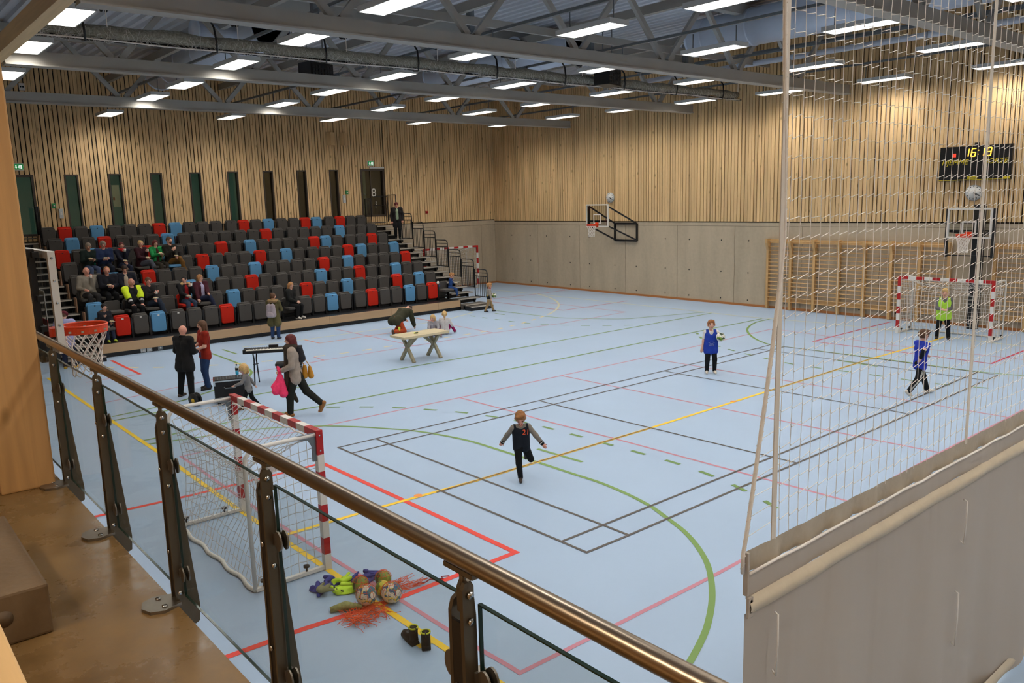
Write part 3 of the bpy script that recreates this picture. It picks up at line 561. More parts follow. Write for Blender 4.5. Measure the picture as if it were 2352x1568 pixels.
# small fixings on the slatted walls
def wall_box(name, lab, cat, c, sz, m, extra=None, axis='y'):
    t = thing(name, lab, cat, c); a, h_ = sz
    (MB().box((-a / 2, -.09, -h_ / 2), (a / 2, -.03, h_ / 2)) if axis == 'y' else MB().box((-.09, -a / 2, -h_ / 2), (-.03, a / 2, h_ / 2))).build('casing', m, t, bevel=.008)
    if extra: extra(t)
    return t
def exit_face(t):
    wm = mat('sign_white', (232, 240, 232), .5, emit=.8)
    MB().box((-.145, -.097, -.09), (.145, -.09, .09)).build('face', mat('sign_green', (20, 132, 62), .5, emit=.5), t)
    g_ = MB().prism([(-.10, .0), (-.04, .0), (-.04, .045), (-.055, .03), (-.07, .055), (-.085, .03), (-.1, .045)][:3] + [(-.07, -.055), (-.1, .0)], 'y', -.101, -.097)
    g_ = MB().prism([(-.085, .055), (-.055, .055), (-.055, -.005), (-.03, -.005), (-.07, -.06), (-.11, -.005), (-.085, -.005)], 'y', -.101, -.097)
    g_.box((.06, -.101, -.06), (.11, -.097, .06)).ell((.025, -.099, .045), (.015, .003, .015)).prism([(.0, .02), (.04, .03), (.03, -.01), (.045, -.06), (.03, -.06), (.015, -.02), (-.01, -.05), (-.02, -.045), (.008, -.0)], 'y', -.101, -.097)
    g_.build('pictogram', wm, t)
wall_box('exit_sign', 'green exit sign above the door at the top of the right stairs', 'exit sign', (12.78, Y1, 5.98), (.34, .24), M_white, exit_face)
wall_box('exit_sign', 'green exit sign above the left door beside the timber column', 'exit sign', (-1.04, Y1, 5.79), (.32, .24), M_white, exit_face)
for x, z, lab in ((-.1, 4.45, 'right of the left door'), (11.5, 4.72, 'left of the right door')):
    wall_box('alarm_button', 'small green emergency button box ' + lab, 'button', (x, Y1, z), (.12, .16), mat('green_plastic', (36, 140, 70), .5), lambda t: MB().cyl((0, -.09, 0), (0, -.11, 0), .03, 12).build('button', M_white, t))
    wall_box('switch_panel', 'white switch panel ' + lab, 'switch', (x + .2 if x < 5 else x - .15, Y1, z - .28), (.13, .34), M_lampbody, lambda t: MB().box((-.03, -.1, -.05), (.03, -.09, .05)).build('switch', M_white, t))
wall_box('fire_alarm', 'small red fire alarm button beside the stair railing', 'alarm', (15.7, Y1, 3.72), (.12, .12), mat('alarm_red', (170, 24, 20), .5), lambda t: MB().cyl((0, -.09, 0), (0, -.12, 0), .035, 12).build('button', M_red, t))
wall_box('wall_socket', 'white wall box with two dark holes high left on the slats', 'socket', (-.63, Y1, 8.45), (.17, .24), M_white, lambda t: MB().cyl((-.035, -.09, .0), (-.035, -.1, .0), .025, 10).cyl((.035, -.09, 0), (.035, -.1, 0), .025, 10).build('hole', M_black, t))
for k, x in enumerate((10.78, 11.42)):
    t = thing('timber_flap', ('left', 'right')[k] + ' one of two small timber boxes standing off the slats above the windows', 'box', (x, Y1 - .03, 7.0), .5, 'timber boxes on the slats')
    MB().box((-.14, -.22, -.27), (.14, -.19, .27)).build('front_board', M_slat, t); MB().box((-.14, -.19, -.27), (-.11, .0, .27)).build('side_board', M_slat, t)

# ------------------------------------------------------------------ far wall equipment
def hoop_net(b, c, r, rc, ln, n=12):
    """netting of a basketball hoop below centre c"""
    rows = 6; P = []
    for j in range(rows + 1):
        f = j / rows; rr = r * (1 - .42 * math.sin(min(1, f * 1.3) * PI / 2) + .06 * f); off = .5 * (j % 2)
        P.append([Vector((c[0] + rr * math.cos(2 * PI * (i + off) / n), c[1] + rr * math.sin(2 * PI * (i + off) / n), c[2] - ln * (f ** .9))) for i in range(n)])
    for j in range(rows):
        for i in range(n):
            for d in ((0, 1) if j % 2 else (0, -1)):
                if j == 0 or True: b.path([P[j][i], P[j + 1][(i + d) % n]], rc, 4, caps=False)
    for i in range(n): b.path([P[rows][i], P[rows][i] + Vector((0, 0, -.03)), (P[rows][i] + P[rows][(i + 1) % n]) / 2 + Vector((0, 0, -.05)), P[rows][(i + 1) % n]], rc, 4, caps=False)
M_hoop = mat('orange_hoop', (226, 66, 18), .35)
def hoop(name, lab, loc, rotz, w_, h_, ring_r=.225, detail=False, stand=None, fr=.05):
    """backboard in the local x-z plane facing -y, its bottom centre at the origin"""
    t = thing(name, lab, 'basketball hoop', loc, rotz, 'basketball hoops')
    MB().box((-w_ / 2 + fr, -.006, fr), (w_ / 2 - fr, .006, h_ - fr)).build('backboard', M_acryl, t)
    f = MB().box((-w_ / 2, -.025, 0), (w_ / 2, .035, fr)).box((-w_ / 2, -.025, h_ - fr), (w_ / 2, .035, h_)).box((-w_ / 2, -.025, fr), (-w_ / 2 + fr, .035, h_ - fr)).box((w_ / 2 - fr, -.025, fr), (w_ / 2, .035, h_ - fr))
    f.build('board_frame', M_white, t)
    iw, ih, z0, q = .59 * w_ / 1.8, .45 * h_ / 1.05, .15 * h_ / 1.05, .045
    MB().box((-iw / 2, -.014, z0), (iw / 2, -.007, z0 + q)).box((-iw / 2, -.014, z0 + ih - q), (iw / 2, -.007, z0 + ih)).box((-iw / 2, -.014, z0 + q), (-iw / 2 + q, -.007, z0 + ih - q)).box((iw / 2 - q, -.014, z0 + q), (iw / 2, -.007, z0 + ih - q)).build('target_square', M_white, t)
    if detail:
        bl = MB()
        for s_ in (-1, 1):
            for k in range(5): bl.cyl((s_ * (w_ / 2 + .0005), .005, .06 + k * (h_ - .12) / 4), (s_ * (w_ / 2 + .006), .005, .06 + k * (h_ - .12) / 4), .012, 10)
        bl.build('bolt', M_chrome, t)
    c = (0, -ring_r - .15, .13)
    rg = MB(); n = 40
    rg.path([(c[0] + ring_r * math.cos(2 * PI * i / n), c[1] + ring_r * math.sin(2 * PI * i / n), c[2]) for i in range(n)], .011, 8, closed=True)
    for i in range(n):
        a0, a1 = 2 * PI * i / n, 2 * PI * (i + 1) / n
        vs = [(c[0] + rr * math.cos(a), c[1] + rr * math.sin(a), z) for rr in (ring_r - .004, ring_r + .004) for a in (a0, a1) for z in (c[2] - .075, c[2])]
        rg.add(vs, [(0, 2, 3, 1), (4, 5, 7, 6), (0, 4, 6, 2), (1, 3, 7, 5)])
    rg.prism([(-.11, c[1] + ring_r - .06), (.11, c[1] + ring_r - .06), (.09, -.03), (-.09, -.03)], 'z', c[2] - .08, c[2] + .005).box((-.09, -.035, c[2] - .13), (.09, -.02, c[2] + .06))
    ro = rg.build('ring', M_hoop, t)
    hk = MB()
    for i in range(12):
        a = 2 * PI * (i + .5) / 12; hk.box((c[0] + (ring_r + .004) * math.cos(a) - .012, c[1] + (ring_r + .004) * math.sin(a) - .012, c[2] - .055), (c[0] + (ring_r + .004) * math.cos(a) + .012, c[1] + (ring_r + .004) * math.sin(a) + .012, c[2] - .035))
    hk.build('net_hook', M_chrome, ro)
    nb = MB(); hoop_net(nb, (c[0], c[1], c[2] - .05), ring_r, .0055 if detail else .008, .42); nb.build('hoop_net', M_rope, t)
    if stand: stand(t, w_, h_)
    return t
def wall_frame(t, w_, h_):
    D = 1.15; x1 = w_ / 2 - .1; b = MB()
    # wall rectangle, lower right, and struts to the board
    for a, c in (((-.05, D, -.62), (1.2, D, -.62)), ((-.05, D, .1), (1.2, D, .1)), ((-.05, D, -.62), (-.05, D, .1)), ((1.2, D, -.62), (1.2, D, .1))): b.bar(a, c, .07, .07)
    b.build('wall_bracket', M_black, t)
    b = MB()
    for a, c in (((-x1, .05, .05), (-.05, D, -.6)), ((x1, .05, .05), (1.2, D, -.6)), ((-x1, .05, h_ - .08), (-.05, D, .1)), ((x1, .05, h_ - .08), (1.2, D, .1))): b.bar(a, c, .06, .06)
    b.build('strut', M_black, t)
    MB().bar((-x1, .06, .05), (-x1, .06, h_ - .08), .06, .06).bar((x1, .06, .05), (x1, .06, h_ - .08), .06, .06).bar((-x1, .06, .25), (x1, .06, .25), .05, .05).build('board_carrier', M_black, t)
hoop('basketball_hoop', 'basketball hoop on a black bracket on the bare concrete wall', (18.7, 11.62, 2.96), PI * 1.5, 1.28, .95, .2, False, wall_frame, .05)
def post_frame(t, w_, h_):
    MB().box((-.16, .7, -2.74), (.1, .95, .95)).build('padded_post', M_black, t, bevel=.02)
    x1 = w_ / 2 + .03; b = MB()
    for s_ in (-1, 1): b.bar((s_ * x1, .08, -.55), (s_ * x1, .08, h_ - .02), .07, .1).bar((s_ * x1, .1, .2), (s_ * .14, .75, .1), .06, .06)
    b.bar((-x1, .08, -.5), (x1, .08, -.5), .03, .03).bar((-x1, .1, .22), (x1, .1, .22), .04, .04); b.build('lift_arm', M_black, t)
hoop('basketball_hoop', 'basketball hoop on the tall black padded post between the wall bars', (18.7, -3.12, 2.74), PI * 1.5, 1.2, .87, .2, False, post_frame, .05)
def swing_frame(t, w_, h_):
    b = MB()
    for x in (-.62, -.15, .15, .62): b.bar((x, .12, -.1), (x, .12, h_ + .02), .09, .05)
    for z in (-.06, .22, .5, h_ - .03): b.bar((-.75, .10, z), (.75, .10, z), .05, .05)
    b.bar((.62, .14, .1), (.1, .5, h_ - .1), .04, .04).bar((-.62, .14, .1), (-.1, .5, h_ - .1), .04, .04)
    b.build('lift_frame', M_black, t)
    b = MB()
    for x in (-.62, .62): b.bar((x, .15, -.05), (x, .55, .0), .06, .08).bar((x, .15, h_ - .1), (x, .55, h_ - .1), .06, .08)
    b.build('wall_arm', M_black, t)
    MB().cyl((.4, .14, .05), (.4, .14, h_), .018, 8).cyl((-.4, .14, .05), (-.4, .14, h_), .018, 8).build('gas_strut', M_chrome, t)
    MB().box((-.3, -.012, .07), (.3, -.007, .25)).build('sticker', mat('red_sticker', (196, 60, 50), .5), t)
hoop('basketball_hoop', 'near basketball hoop with orange ring beside the timber column', (-4.985, -3.5, 2.96), PI * .5, 1.8, .93, .225, True, swing_frame, .065)

# clocks
def clock(lab, loc, r):
    t = thing('wall_clock', lab, 'clock', loc, -PI / 2, 'wall clocks')
    MB().cyl((0, .03, 0), (0, -.05, 0), r, 32).build('case', M_lampbody, t); MB().cyl((0, -.05, 0), (0, -.055, 0), r * .9, 32).build('dial', mat('clock_dial', (228, 226, 220), .5), t)
    tk = MB()
    for i in range(12):
        a = PI * i / 6; tk.bar((r * .72 * math.sin(a), -.057, r * .72 * math.cos(a)), (r * .85 * math.sin(a), -.057, r * .85 * math.cos(a)), .02, .004, up=(0, 1, 0))
    tk.build('tick', M_black, t)
    for nm, a, ln, wd in (('hour_hand', 4.32 / 12 * 2 * PI, .5, .025), ('minute_hand', 19 / 60 * 2 * PI, .78, .018)):
        MB().bar((0, -.06, 0), (r * ln * math.sin(a), -.06, r * ln * math.cos(a)), wd, .004, up=(0, 1, 0)).build(nm, M_black, t)
clock('round white wall clock above the hoop on the concrete wall', (19.83, 11.9, 4.17), .21)
clock('round white wall clock under the black scoreboard', (19.83, -2.77, 4.03), .23)

# scoreboard
t = thing('scoreboard', 'black electronic scoreboard with yellow HJEMME and BORTE lettering', 'scoreboard', (19.83, -2.76, 4.39), -PI / 2)
MB().box((-.99, -.1, 0), (.99, .0, 1.0)).build('cabinet', mat('scoreboard_black', (8, 8, 9), .35), t, bevel=.01)
m_y = mat('score_yellow', (214, 190, 30), .5); m_led = mat('led_amber', (255, 196, 60), .5, emit=2.2); m_ledr = mat('led_red', (240, 60, 40), .5, emit=1.2)
def text(name, body, size, loc, m, parent, shear=0., extr=.003, rot=(PI / 2, 0, 0), align='CENTER', sx=1.):
    cu = bpy.data.curves.new(name, 'FONT'); cu.body = body; cu.size = size; cu.shear = shear; cu.extrude = extr; cu.align_x = align; cu.materials.append(m)
    o = new_obj(name, font_mesh(cu, m), parent, loc); o.rotation_euler = rot; o.scale = (sx, 1, 1); return o
text('lettering', 'HJEMME', .21, (-.56, -.105, .47), m_y, t, .25); text('lettering', 'BORTE', .21, (.56, -.105, .47), m_y, t, .25)
SEG = dict(zip('0123456789', ('abcdef', 'bc', 'abged', 'abgcd', 'fgbc', 'afgcd', 'afgedc', 'abc', 'abcdefg', 'abcdfg')))
def digit(b, ch, x, z, w_, h_, q):
    S = dict(a=((0, h_), (w_, h_)), b=((w_, h_), (w_, h_ / 2)), c=((w_, h_ / 2), (w_, 0)), d=((0, 0), (w_, 0)), e=((0, h_ / 2), (0, 0)), f=((0, h_), (0, h_ / 2)), g=((0, h_ / 2), (w_, h_ / 2)))
    for s_ in SEG[ch]:
        (a, c), (d, e) = S[s_]; sh = .12
        b.bar((x + a + c * sh, -.106, z + c), (x + d + e * sh, -.106, z + e), q, .006, up=(0, 1, 0))
b = MB(); digit(b, '1', -.30, .70, .11, .22, .028); digit(b, '6', -.11, .70, .11, .22, .028); b.box((.07, -.108, .74), (.095, -.104, .765)).box((.08, -.108, .85), (.105, -.104, .875)); digit(b, '1', .12, .70, .11, .22, .028); digit(b, '9', .31, .70, .11, .22, .028)
b.build('clock_digits', m_led, t)
MB().box((-.62, -.106, .70), (-.53, -.102, .80)).build('period_display', m_ledr, t)
MB().box((-.99, -.106, .015), (.99, -.101, .03)).prism([(.76, .03), (.97, .03), (.97, .085), (.80, .085)], 'y', -.106, -.101).build('yellow_stripe', m_y, t)
MB().box((-.17, -.107, .045), (.10, -.101, .125)).build('maker_plate', m_y, t); text('maker_lettering', 'Olectron', .06, (-.035, -.109, .065), M_black, t, .2, .001)
b = MB()
for x in (-.60, .52):
    for z in (.08, .17): b.box((x, -.106, z), (x + .025, -.101, z + .025))
b.build('colon_dot', mat('dim_dot', (190, 180, 150), .5), t)
MB().box((-.06, -.02, 1.0), (.06, .03, 1.09)).build('mount', M_black, t)

# wall bars
def bars(lab, ys, z1, n):
    t = thing('wall_bars', lab, 'wall bars', (19.84, 0, 0), 0, 'timber wall bars')
    for y in ys: MB().prism([(-.13, .02), (0, .02), (0, z1), (-.22, z1), (-.22, z1 - .15), (-.13, z1 - .4)], 'y', y - .045, y + .045).build('upright', M_bars, t)
    for a, c in zip(ys, ys[1:]):
        MB().box((-.05, c + .045, z1 - .16), (-.02, a - .045, z1 - .02)).build('top_rail', M_bars, t); MB().box((-.05, c + .045, .28), (-.02, a - .045, .42)).build('bottom_rail', M_bars, t)
        for k in range(n):
            z = .30 + (z1 - .58) * k / (n - 1); MB().cyl((-.10, a - .04, z), (-.10, c + .04, z), .019, 6).build('rung', M_bars, t)
        MB().cyl((-.18, a - .04, z1 - .08), (-.18, c + .04, z1 - .08), .019, 6).build('rung', M_bars, t)
bars('timber wall bars on the concrete wall left of the padded post', [4.06, 3.14, 2.23, 1.33, .44, -.45, -1.34, -2.22], 2.55, 15)
bars('timber wall bars on the concrete wall right of the padded post', [-3.5, -4.4, -5.3, -6.2, -7.1], 2.55, 15)

# ------------------------------------------------------------------ handball goals
def goal(lab, loc, rotz, W, H_, D, sec=.08, net_r=.004, cell=.1, sag=.2, tubes=True):
    """mouth in the local x-z plane facing -y; net behind (+y)"""
    t = thing('handball_goal', lab, 'goal', loc, rotz, 'red and white handball goals')
    wr = (M_white, M_red)
    def striped(a, c, n, start):
        b = MB(); a = Vector(a); c = Vector(c)
        for i in range(n): b.bar(a.lerp(c, i / n), a.lerp(c, (i + 1) / n), sec, sec, (start + i) % 2, up=(0, 1, 0))
        return b
    w2 = W / 2 + sec / 2
    b = MB(); seg = .2
    for nm, x in (('post', -w2), ('post', w2)):
        b = MB(); z = H_ + sec; zz = [z, z - .30 * H_ / 1.68]; k = 1
        while zz[-1] > .01: zz.append(max(0, zz[-1] - .21 * H_ / 1.68))
        for i in range(len(zz) - 1): b.box((x - sec / 2, -sec / 2, zz[i + 1]), (x + sec / 2, sec / 2, zz[i]), (i + 1) % 2)
        b.build(nm, wr, t)
    n = 11; b = MB(); xs = [-w2 + sec / 2 + W * 0] ; Lh = W
    e = [-W / 2, -W / 2 + Lh * .09] + [-W / 2 + Lh * (.09 + .82 * i / 9) for i in range(1, 9)] + [W / 2 - Lh * .09, W / 2]
    for i in range(len(e) - 1): b.box((e[i], -sec / 2, H_), (e[i + 1], sec / 2, H_ + sec), (i + 1) % 2)
    b.build('crossbar', wr, t)
    bt = MB()
    for x in (-w2, w2):
        for z in (H_ + .02, H_ - .16): bt.cyl((x - sec / 2 * 1.0 - .003 if x < 0 else x + sec / 2 - .001, 0, z), (x - sec / 2 + .001 if x < 0 else x + sec / 2 + .004, 0, z), .011, 8)
        for d in (.0, .14): bt.cyl((x - math.copysign(d, x), 0, H_ + sec - .001), (x - math.copysign(d, x), 0, H_ + sec + .004), .011, 8)
    bt.build('bolt', M_chrome, t)
    if tubes:
        for x in (-w2, w2):
            pts = [(x, .04, H_ + .03), (x, D - .16, H_ + .03)] + [(x, D - .16 + .16 * math.sin(a), H_ - .13 + .16 * math.cos(a)) for a in (PI / 8, PI / 4, 3 * PI / 8)] + [(x, D, H_ - .14), (x, D, .04)]
            MB().path(pts, .024, 10).build('net_bow', M_white, t)
            MB().bar((x, .04, .03), (x, D, .03), .05, .04).build('base_tube', M_white, t)
            MB().prism([(.04, H_ - .28), (.085, H_ - .28), (.085, H_ - .10), (.13, H_ - .02), (.26, H_), (.26, H_ + .055), (.04, H_ + .055)], 'x', x - .012, x + .012).build('corner_bracket', M_galv, t)
            MB().cyl((x, .26, .05), (x, .26, .10), .012, 8).cyl((x, .26, .10), (x, .26, .125), .035, 12).cyl((x, D - .1, .05), (x, D - .1, .1), .012, 8).cyl((x, D - .1, .10), (x, D - .1, .125), .035, 12).build('screw_knob', M_black, t)
        MB().path([(-w2 + 2 * w2 * i / 20, D + .02 * math.sin(i * 1.3), .025) for i in range(21)], .024, 8).build('back_tube', M_white, t)
        MB().path([(-w2 + 2 * w2 * i / 20, -.0 + (.05 if 0 < i < 20 else 0), H_ + .0 - .03 * abs(math.sin(i * 1.9))) for i in range(21)], .01, 5).build('net_lacing', M_rope, t)
    # netting: drape over top and back, plus both sides
    nb = MB()
    nu = int(W / cell); path = [(.03, H_)] + [(.03 + (D - .06) * f, H_ - sag * .2 * math.sin(f * PI)) for f in (.2, .4, .6, .8)] + [(D - .03, H_ - .12)]
    nz = int((H_ - .15) / cell); path += [(D - .04 - .16 * math.sin(PI * k / nz) * 1.0, (H_ - .12) * (1 - k / nz) + .03) for k in range(1, nz + 1)]
    G = []
    for i in range(nu + 1):
        u = i / nu; x = -W / 2 + W * u; s_ = math.sin(PI * u) ** .6; col = []
        for k, (y, z) in enumerate(path):
            dy = dz = 0.
            if 0 < k < len(path) - 1:
                f = k / (len(path) - 1); dy = -.22 * s_ * math.sin(PI * min(1, f * 1.15)) * (k > 3); dz = -sag * 1.6 * s_ * math.sin(PI * min(1, f * 2.2)) * (f < .455)
                dy += random.uniform(-.012, .012); dz += random.uniform(-.012, .012)
            col.append(Vector((x + (random.uniform(-.01, .01) if 0 < i < nu else 0), y + dy, z + dz)))
        G.append(col)
    def strands(G):
        for i in range(len(G)):
            nb.path(G[i], net_r, 3, caps=False)
        for k in range(len(G[0])): nb.path([c[k] for c in G], net_r, 3, caps=False)
    strands(G)
    for x, s_ in ((-W / 2, -1), (W / 2, 1)):
        ny = max(2, int(D / cell)); S = []
        for i in range(ny + 1):
            f = i / ny; S.append([Vector((x - s_ * .06 * math.sin(PI * f) * math.sin(PI * k / nz), .03 + (D - .07) * f - .10 * f * math.sin(PI * k / nz), (H_ - .03 - .12 * f) * (1 - k / nz) + .03 + random.uniform(-.01, .01))) for k in range(nz + 1)])
        strands(S)
    nb.build('goal_net', M_gnet, t, fixn=False)
    return t
gl = goal('near red and white handball goal below the glass railing', (-2.49, -3.04, 0), PI * 1.5 + PI, 2.44, 1.615, .88, .08, .0042, .11, .24)
b = MB().box((0, -.002, 0), (.36, .002, .085)); o = b.build('net_label', mat('white_label', (226, 218, 214), .6), gl, (-1.17, .30, 1.30)); o.rotation_euler = (0, .1, 1.35)
text('label_lettering', 'No.1', .075, (.10, -.004, .015), M_black, o, .1, .001); text('label_lettering', 'www', .05, (.25, -.004, .025), M_red, o, .1, .001)
goal('far red and white handball goal with the goalkeeper, seen through the hanging net', (17.42, -3.07, 0), PI * .5 + PI, 2.44, 1.62, .88, .08, .006, .11, .15)
goal('distant red and white handball goal behind the stair railings', (16.09, 18.62, 0), 0, 3.0, 2.0, .9, .08, .006, .12, .15)

# ------------------------------------------------------------------ grandstand
NR, DY, DZ, YD, ZD = 8, .87, .371, 13.07, .40
SX0, SXS, SXG = -.423, .522, .079
def seat_x(i): return SX0 + SXS * i + SXG * (i // 4)
XL, XR = -.74, 12.30
gs = thing('grandstand', 'eight-row telescopic grandstand with timber front panel and black risers', 'grandstand')
M_deck = mat('grey_step_deck', (92, 86, 78), .6, 0, .4, (30., .1)); M_nose = mat('aluminium_nosing', (196, 188, 176), .4, .3)
for k in range(NR):
    y = YD + DY * k; z = ZD + DZ * k
    MB().box((XL, y - (0 if k else .2), z - .05), (XR, y + DY + (.6 if k == NR - 1 else .02), z)).build('deck', M_black, gs)
    if k: MB().box((XL, y, z - DZ), (XR, y + .03, z - .05)).build('riser', M_black, gs)
    MB().box((XL - .03, y + .3, z), (XL, y + .55, z + .46)).build('end_panel', wood('end_panel_wood', (150, 112, 84), 'z', .6) if 'end_panel_wood' not in MATS else MATS['end_panel_wood'], gs)
xs = [XL, 1.6, 4.1, 6.6, 9.1, 11.2, 12.25]
for a, c in zip(xs, xs[1:]): MB().box((a + .004, 12.84, .135), (c - .004, 12.87, ZD)).build('fascia_panel', M_ply, gs)
MB().box((XL, 12.90, 0), (12.25, 12.93, .14)).build('skirting', M_black, gs)
und = MB()
for k in range(NR):
    for x in (-.7, 3, 6.5, 9.8, 12.2): und.box((x, YD + DY * k + .4, 0), (x + .06, YD + DY * k + .46, ZD + DZ * k - .05))
und.box((XL, 19.9, 0), (XR, 19.95, 2.6)).build('understructure', M_black, gs)
def stairs(x0, x1, extra):
    for k in range(NR + 1):
        for h in (0, 1):
            y = YD + DY * k - h * DY * .48; z = ZD + DZ * k - h * DZ / 2
            if k == NR: y1 = Y1 - .05
            else: y1 = y + DY * .54
            if h == 1 and k == 0: y -= .06
            s_ = MB().box((x0, y, z - .045), (x1, y1, z - .004)).build('step', M_deck, gs)
            MB().box((x0, y - .012, z - .035), (x1, y + .045, z)).build('nosing', M_nose, s_)
            MB().box((x0 + .02, y + .16, z - DZ / 2 + .0), (x1 - .25, y + .19, z - .045)).build('step_riser', M_black, s_)
            MB().box((x1 - .22, y + .1, z - .2), (x1 - .17, y + .4, z - .045)).build('step_bracket', M_black, s_)
    MB().box((x0, YD - .12, 0), (x0 + .03, Y1 - .1, ZD - .06)).build('stringer', M_black, gs)
    MB().box((x0, YD - .82, .0), (x1, YD - .42, .145)).build('foot_step', M_black, gs)
    MB().box((x0, YD - .83, .145), (x1, YD - .40, .155)).build('foot_tread', M_deck, gs); MB().box((x0, YD - .84, .13), (x1, YD - .79, .16)).build('nosing', M_nose, gs)
stairs(XR + .02, 13.42, 0); stairs(-1.78, XL - .02, 0)
# stair railings
def railing(lab, k, x, hgt=1.06):
    y = YD + DY * k - .45; z = ZD + DZ * k
    t = thing('stair_railing', lab, 'railing', (x, y, z), 0, 'black stair railings')
    h = 1.10; zb = -.02
    pts = [(0, DY - .06, zb - .15), (0, DY - .06, h), (0, .14, h)] + [(0, .14 - .14 * math.sin(a), h - .14 + .14 * math.cos(a)) for a in (PI / 6, PI / 3, PI / 2)] + [(0, 0, zb)]
    MB().path(pts, .022, 8).build('frame', M_black, t)
    MB().cyl((0, 0, h - .28), (0, DY - .06, h - .28), .018, 8).cyl((0, 0, h - .14), (0, DY - .06, h - .14), .010, 8).cyl((0, 0, zb + .03), (0, DY - .06, zb + .03), .018, 8).build('rail', M_black, t)
    for i in range(6): MB().cyl((0, .115 * (i + 1), zb + .03), (0, .115 * (i + 1), h - .28), .010, 6).build('baluster', M_black, t)
for k in range(7): railing('black barred railing beside the right stairs, %s from the floor' % ORD[k], k, 13.45)
t = thing('stair_railing', 'tall black railing at the top of the right stairs by the door', 'railing', (13.5, 19.25, 3.37), 0, 'black stair railings')
MB().path([(0, .6, 0), (0, .6, 1.2), (0, -.1, 1.2), (0, -.1, 0)], .022, 8).path([(-.7, .62, .75), (0, .62, .75)], .018, 6).path([(-.7, .62, 1.15), (0, .62, 1.15)], .018, 6).build('frame', M_black, t)
for i in range(5): MB().cyl((0, .02 + i * .12, .05), (0, .02 + i * .12, 1.2), .01, 6).build('baluster', M_black, t)
for x, lab in ((12.3, 'narrow black railing left of the door at the top of the right stairs'), (-.72, 'narrow black railing beside the left door behind the top row')):
    t = thing('stair_railing', lab, 'railing', (x, 19.3, 3.37), 0, 'black stair railings')
    MB().path([(0, .5, 0), (0, .5, 1.05), (0, .02, 1.05), (0, 0, 1.0), (0, 0, 0)], .022, 8).build('frame', M_black, t)
    for i in range(4): MB().cyl((0, .1 + i * .1, .0), (0, .1 + i * .1, 1.05), .01, 6).build('baluster', M_black, t)
# sockets in the black plinth
for k, (x, z, lab) in enumerate(((.42, .07, 'left white socket of three in the black plinth under the grandstand'), (.60, .07, 'middle white socket of three in the black plinth under the grandstand'), (.92, .08, 'grey socket box right of the two white sockets in the plinth'))):
    t = thing('wall_socket', lab, 'socket', (x, 12.90, z)); MB().box((-.075, -.012, -.055), (.075, 0, .055)).build('plate', M_lampbody if k < 2 else M_galv, t, bevel=.004); MB().cyl((0, -.012, 0), (0, -.015, 0), .03, 12).build('socket_face', M_white, t)

# seats
M_seat = {'g': mat('grey_upholstery', (78, 74, 70), .8, 0, .3, (90., .08)), 'r': mat('red_upholstery', (196, 34, 10), .75, 0, .3, (90., .06)), 'b': mat('blue_upholstery', (92, 146, 186), .8, 0, .3, (90., .06))}
M_seatframe = mat('seat_frame_black', (14, 14, 15), .5)
def pad(w_, z0, z1, y0, y1, r):
    """upholstered pad with rounded top corners and a softened front edge"""
    b = MB(); A = rrect(w_, z1 - z0, r, 4, 0, z0, (1, 1, 1, 1)); q = .018
    I = rrect(w_ - 2 * q, z1 - z0 - 2 * q, max(r - q, .01), 4, 0, z0 + q, (1, 1, 1, 1)); n = len(A)
    vs = [(x, y0, z) for x, z in I] + [(x, y0 + q, z) for x, z in A] + [(x, y1 - q, z) for x, z in A] + [(x, y1, z) for x, z in I]
    fs = [tuple(range(n))[::-1], tuple(range(3 * n, 4 * n))]
    for k in range(3): fs += [(k * n + i, k * n + (i + 1) % n, (k + 1) * n + (i + 1) % n, (k + 1) * n + i) for i in range(n)]
    return b.add(vs, fs, 0, False)
PR = {}
for col in 'grb':
    for op in (0, 1):
        root = thing('stadium_seat', '', 'seat', (0, 0, -50), 0, 'folding grandstand seats')
        pad(.445, .16, .715, .10, .175, .075).build('backrest', M_seat[col], root)
        MB().box((-.215, .175, .20), (.215, .195, .60)).build('back_shell', M_seatframe, root)
        if not op:
            s_ = pad(.43, .09, .665, 0, .085, .075).build('seat_pan', M_seat[col], root)
            MB().box((-.022, -.006, .605), (.022, .004, .628)).build('tab', M_black, s_)
        else:
            b = MB(); c = pad(.43, -.40, .06, 0, .09, .07)
            for v in c.v: b.v.append((v[0], v[2], .43 - v[1]))
            b.f = c.f; b.m = c.m; b.sm = c.sm; b.build('seat_pan', M_seat[col], root)
        MB().box((-.262, .02, .0), (-.236, .17, .60)).box((.236, .02, 0), (.262, .17, .60)).box((-.25, .1, .08), (.25, .14, .14)).build('seat_bracket', M_seatframe, root)
        kids(root); PR[col, op] = root
ROWS = [  # front row first, left to right
    'grgb' + 'gggr' + 'gggg' + 'ggbg' + 'grgg' + 'bgrg',
    'bggg' + 'grgg' + 'bggg' + 'grgg' + 'bggg' + 'rgbg',
    'gggg' + 'ggbg' + 'ggrg' + 'gggb' + 'ggrg' + 'gbgg',
    'ggbg' + 'rggg' + 'bggb' + 'gggg' + 'rgbg' + 'gggr',
    'ggrg' + 'ggbg' + 'rggg' + 'rgbg' + 'gggr' + 'bggb',
    'rgbg' + 'grgg' + 'ggrg' + 'bggg' + 'grbg' + 'ggrg',
    'gbgr' + 'gggb' + 'gggg' + 'ggrg' + 'gggg' + 'bggg',
    'grgb' + 'gggr' + 'bggg' + 'grgb' + 'ggrb' + 'grgg']
OPENED = {(0, 0), (0, 11), (0, 23), (1, 1), (1, 2), (1, 3), (1, 5), (1, 6), (2, 0), (2, 1), (2, 2), (4, 1), (4, 2), (4, 3), (4, 4), (4, 5), (4, 6)}
CN = dict(g='grey', r='red', b='blue')
used = set()
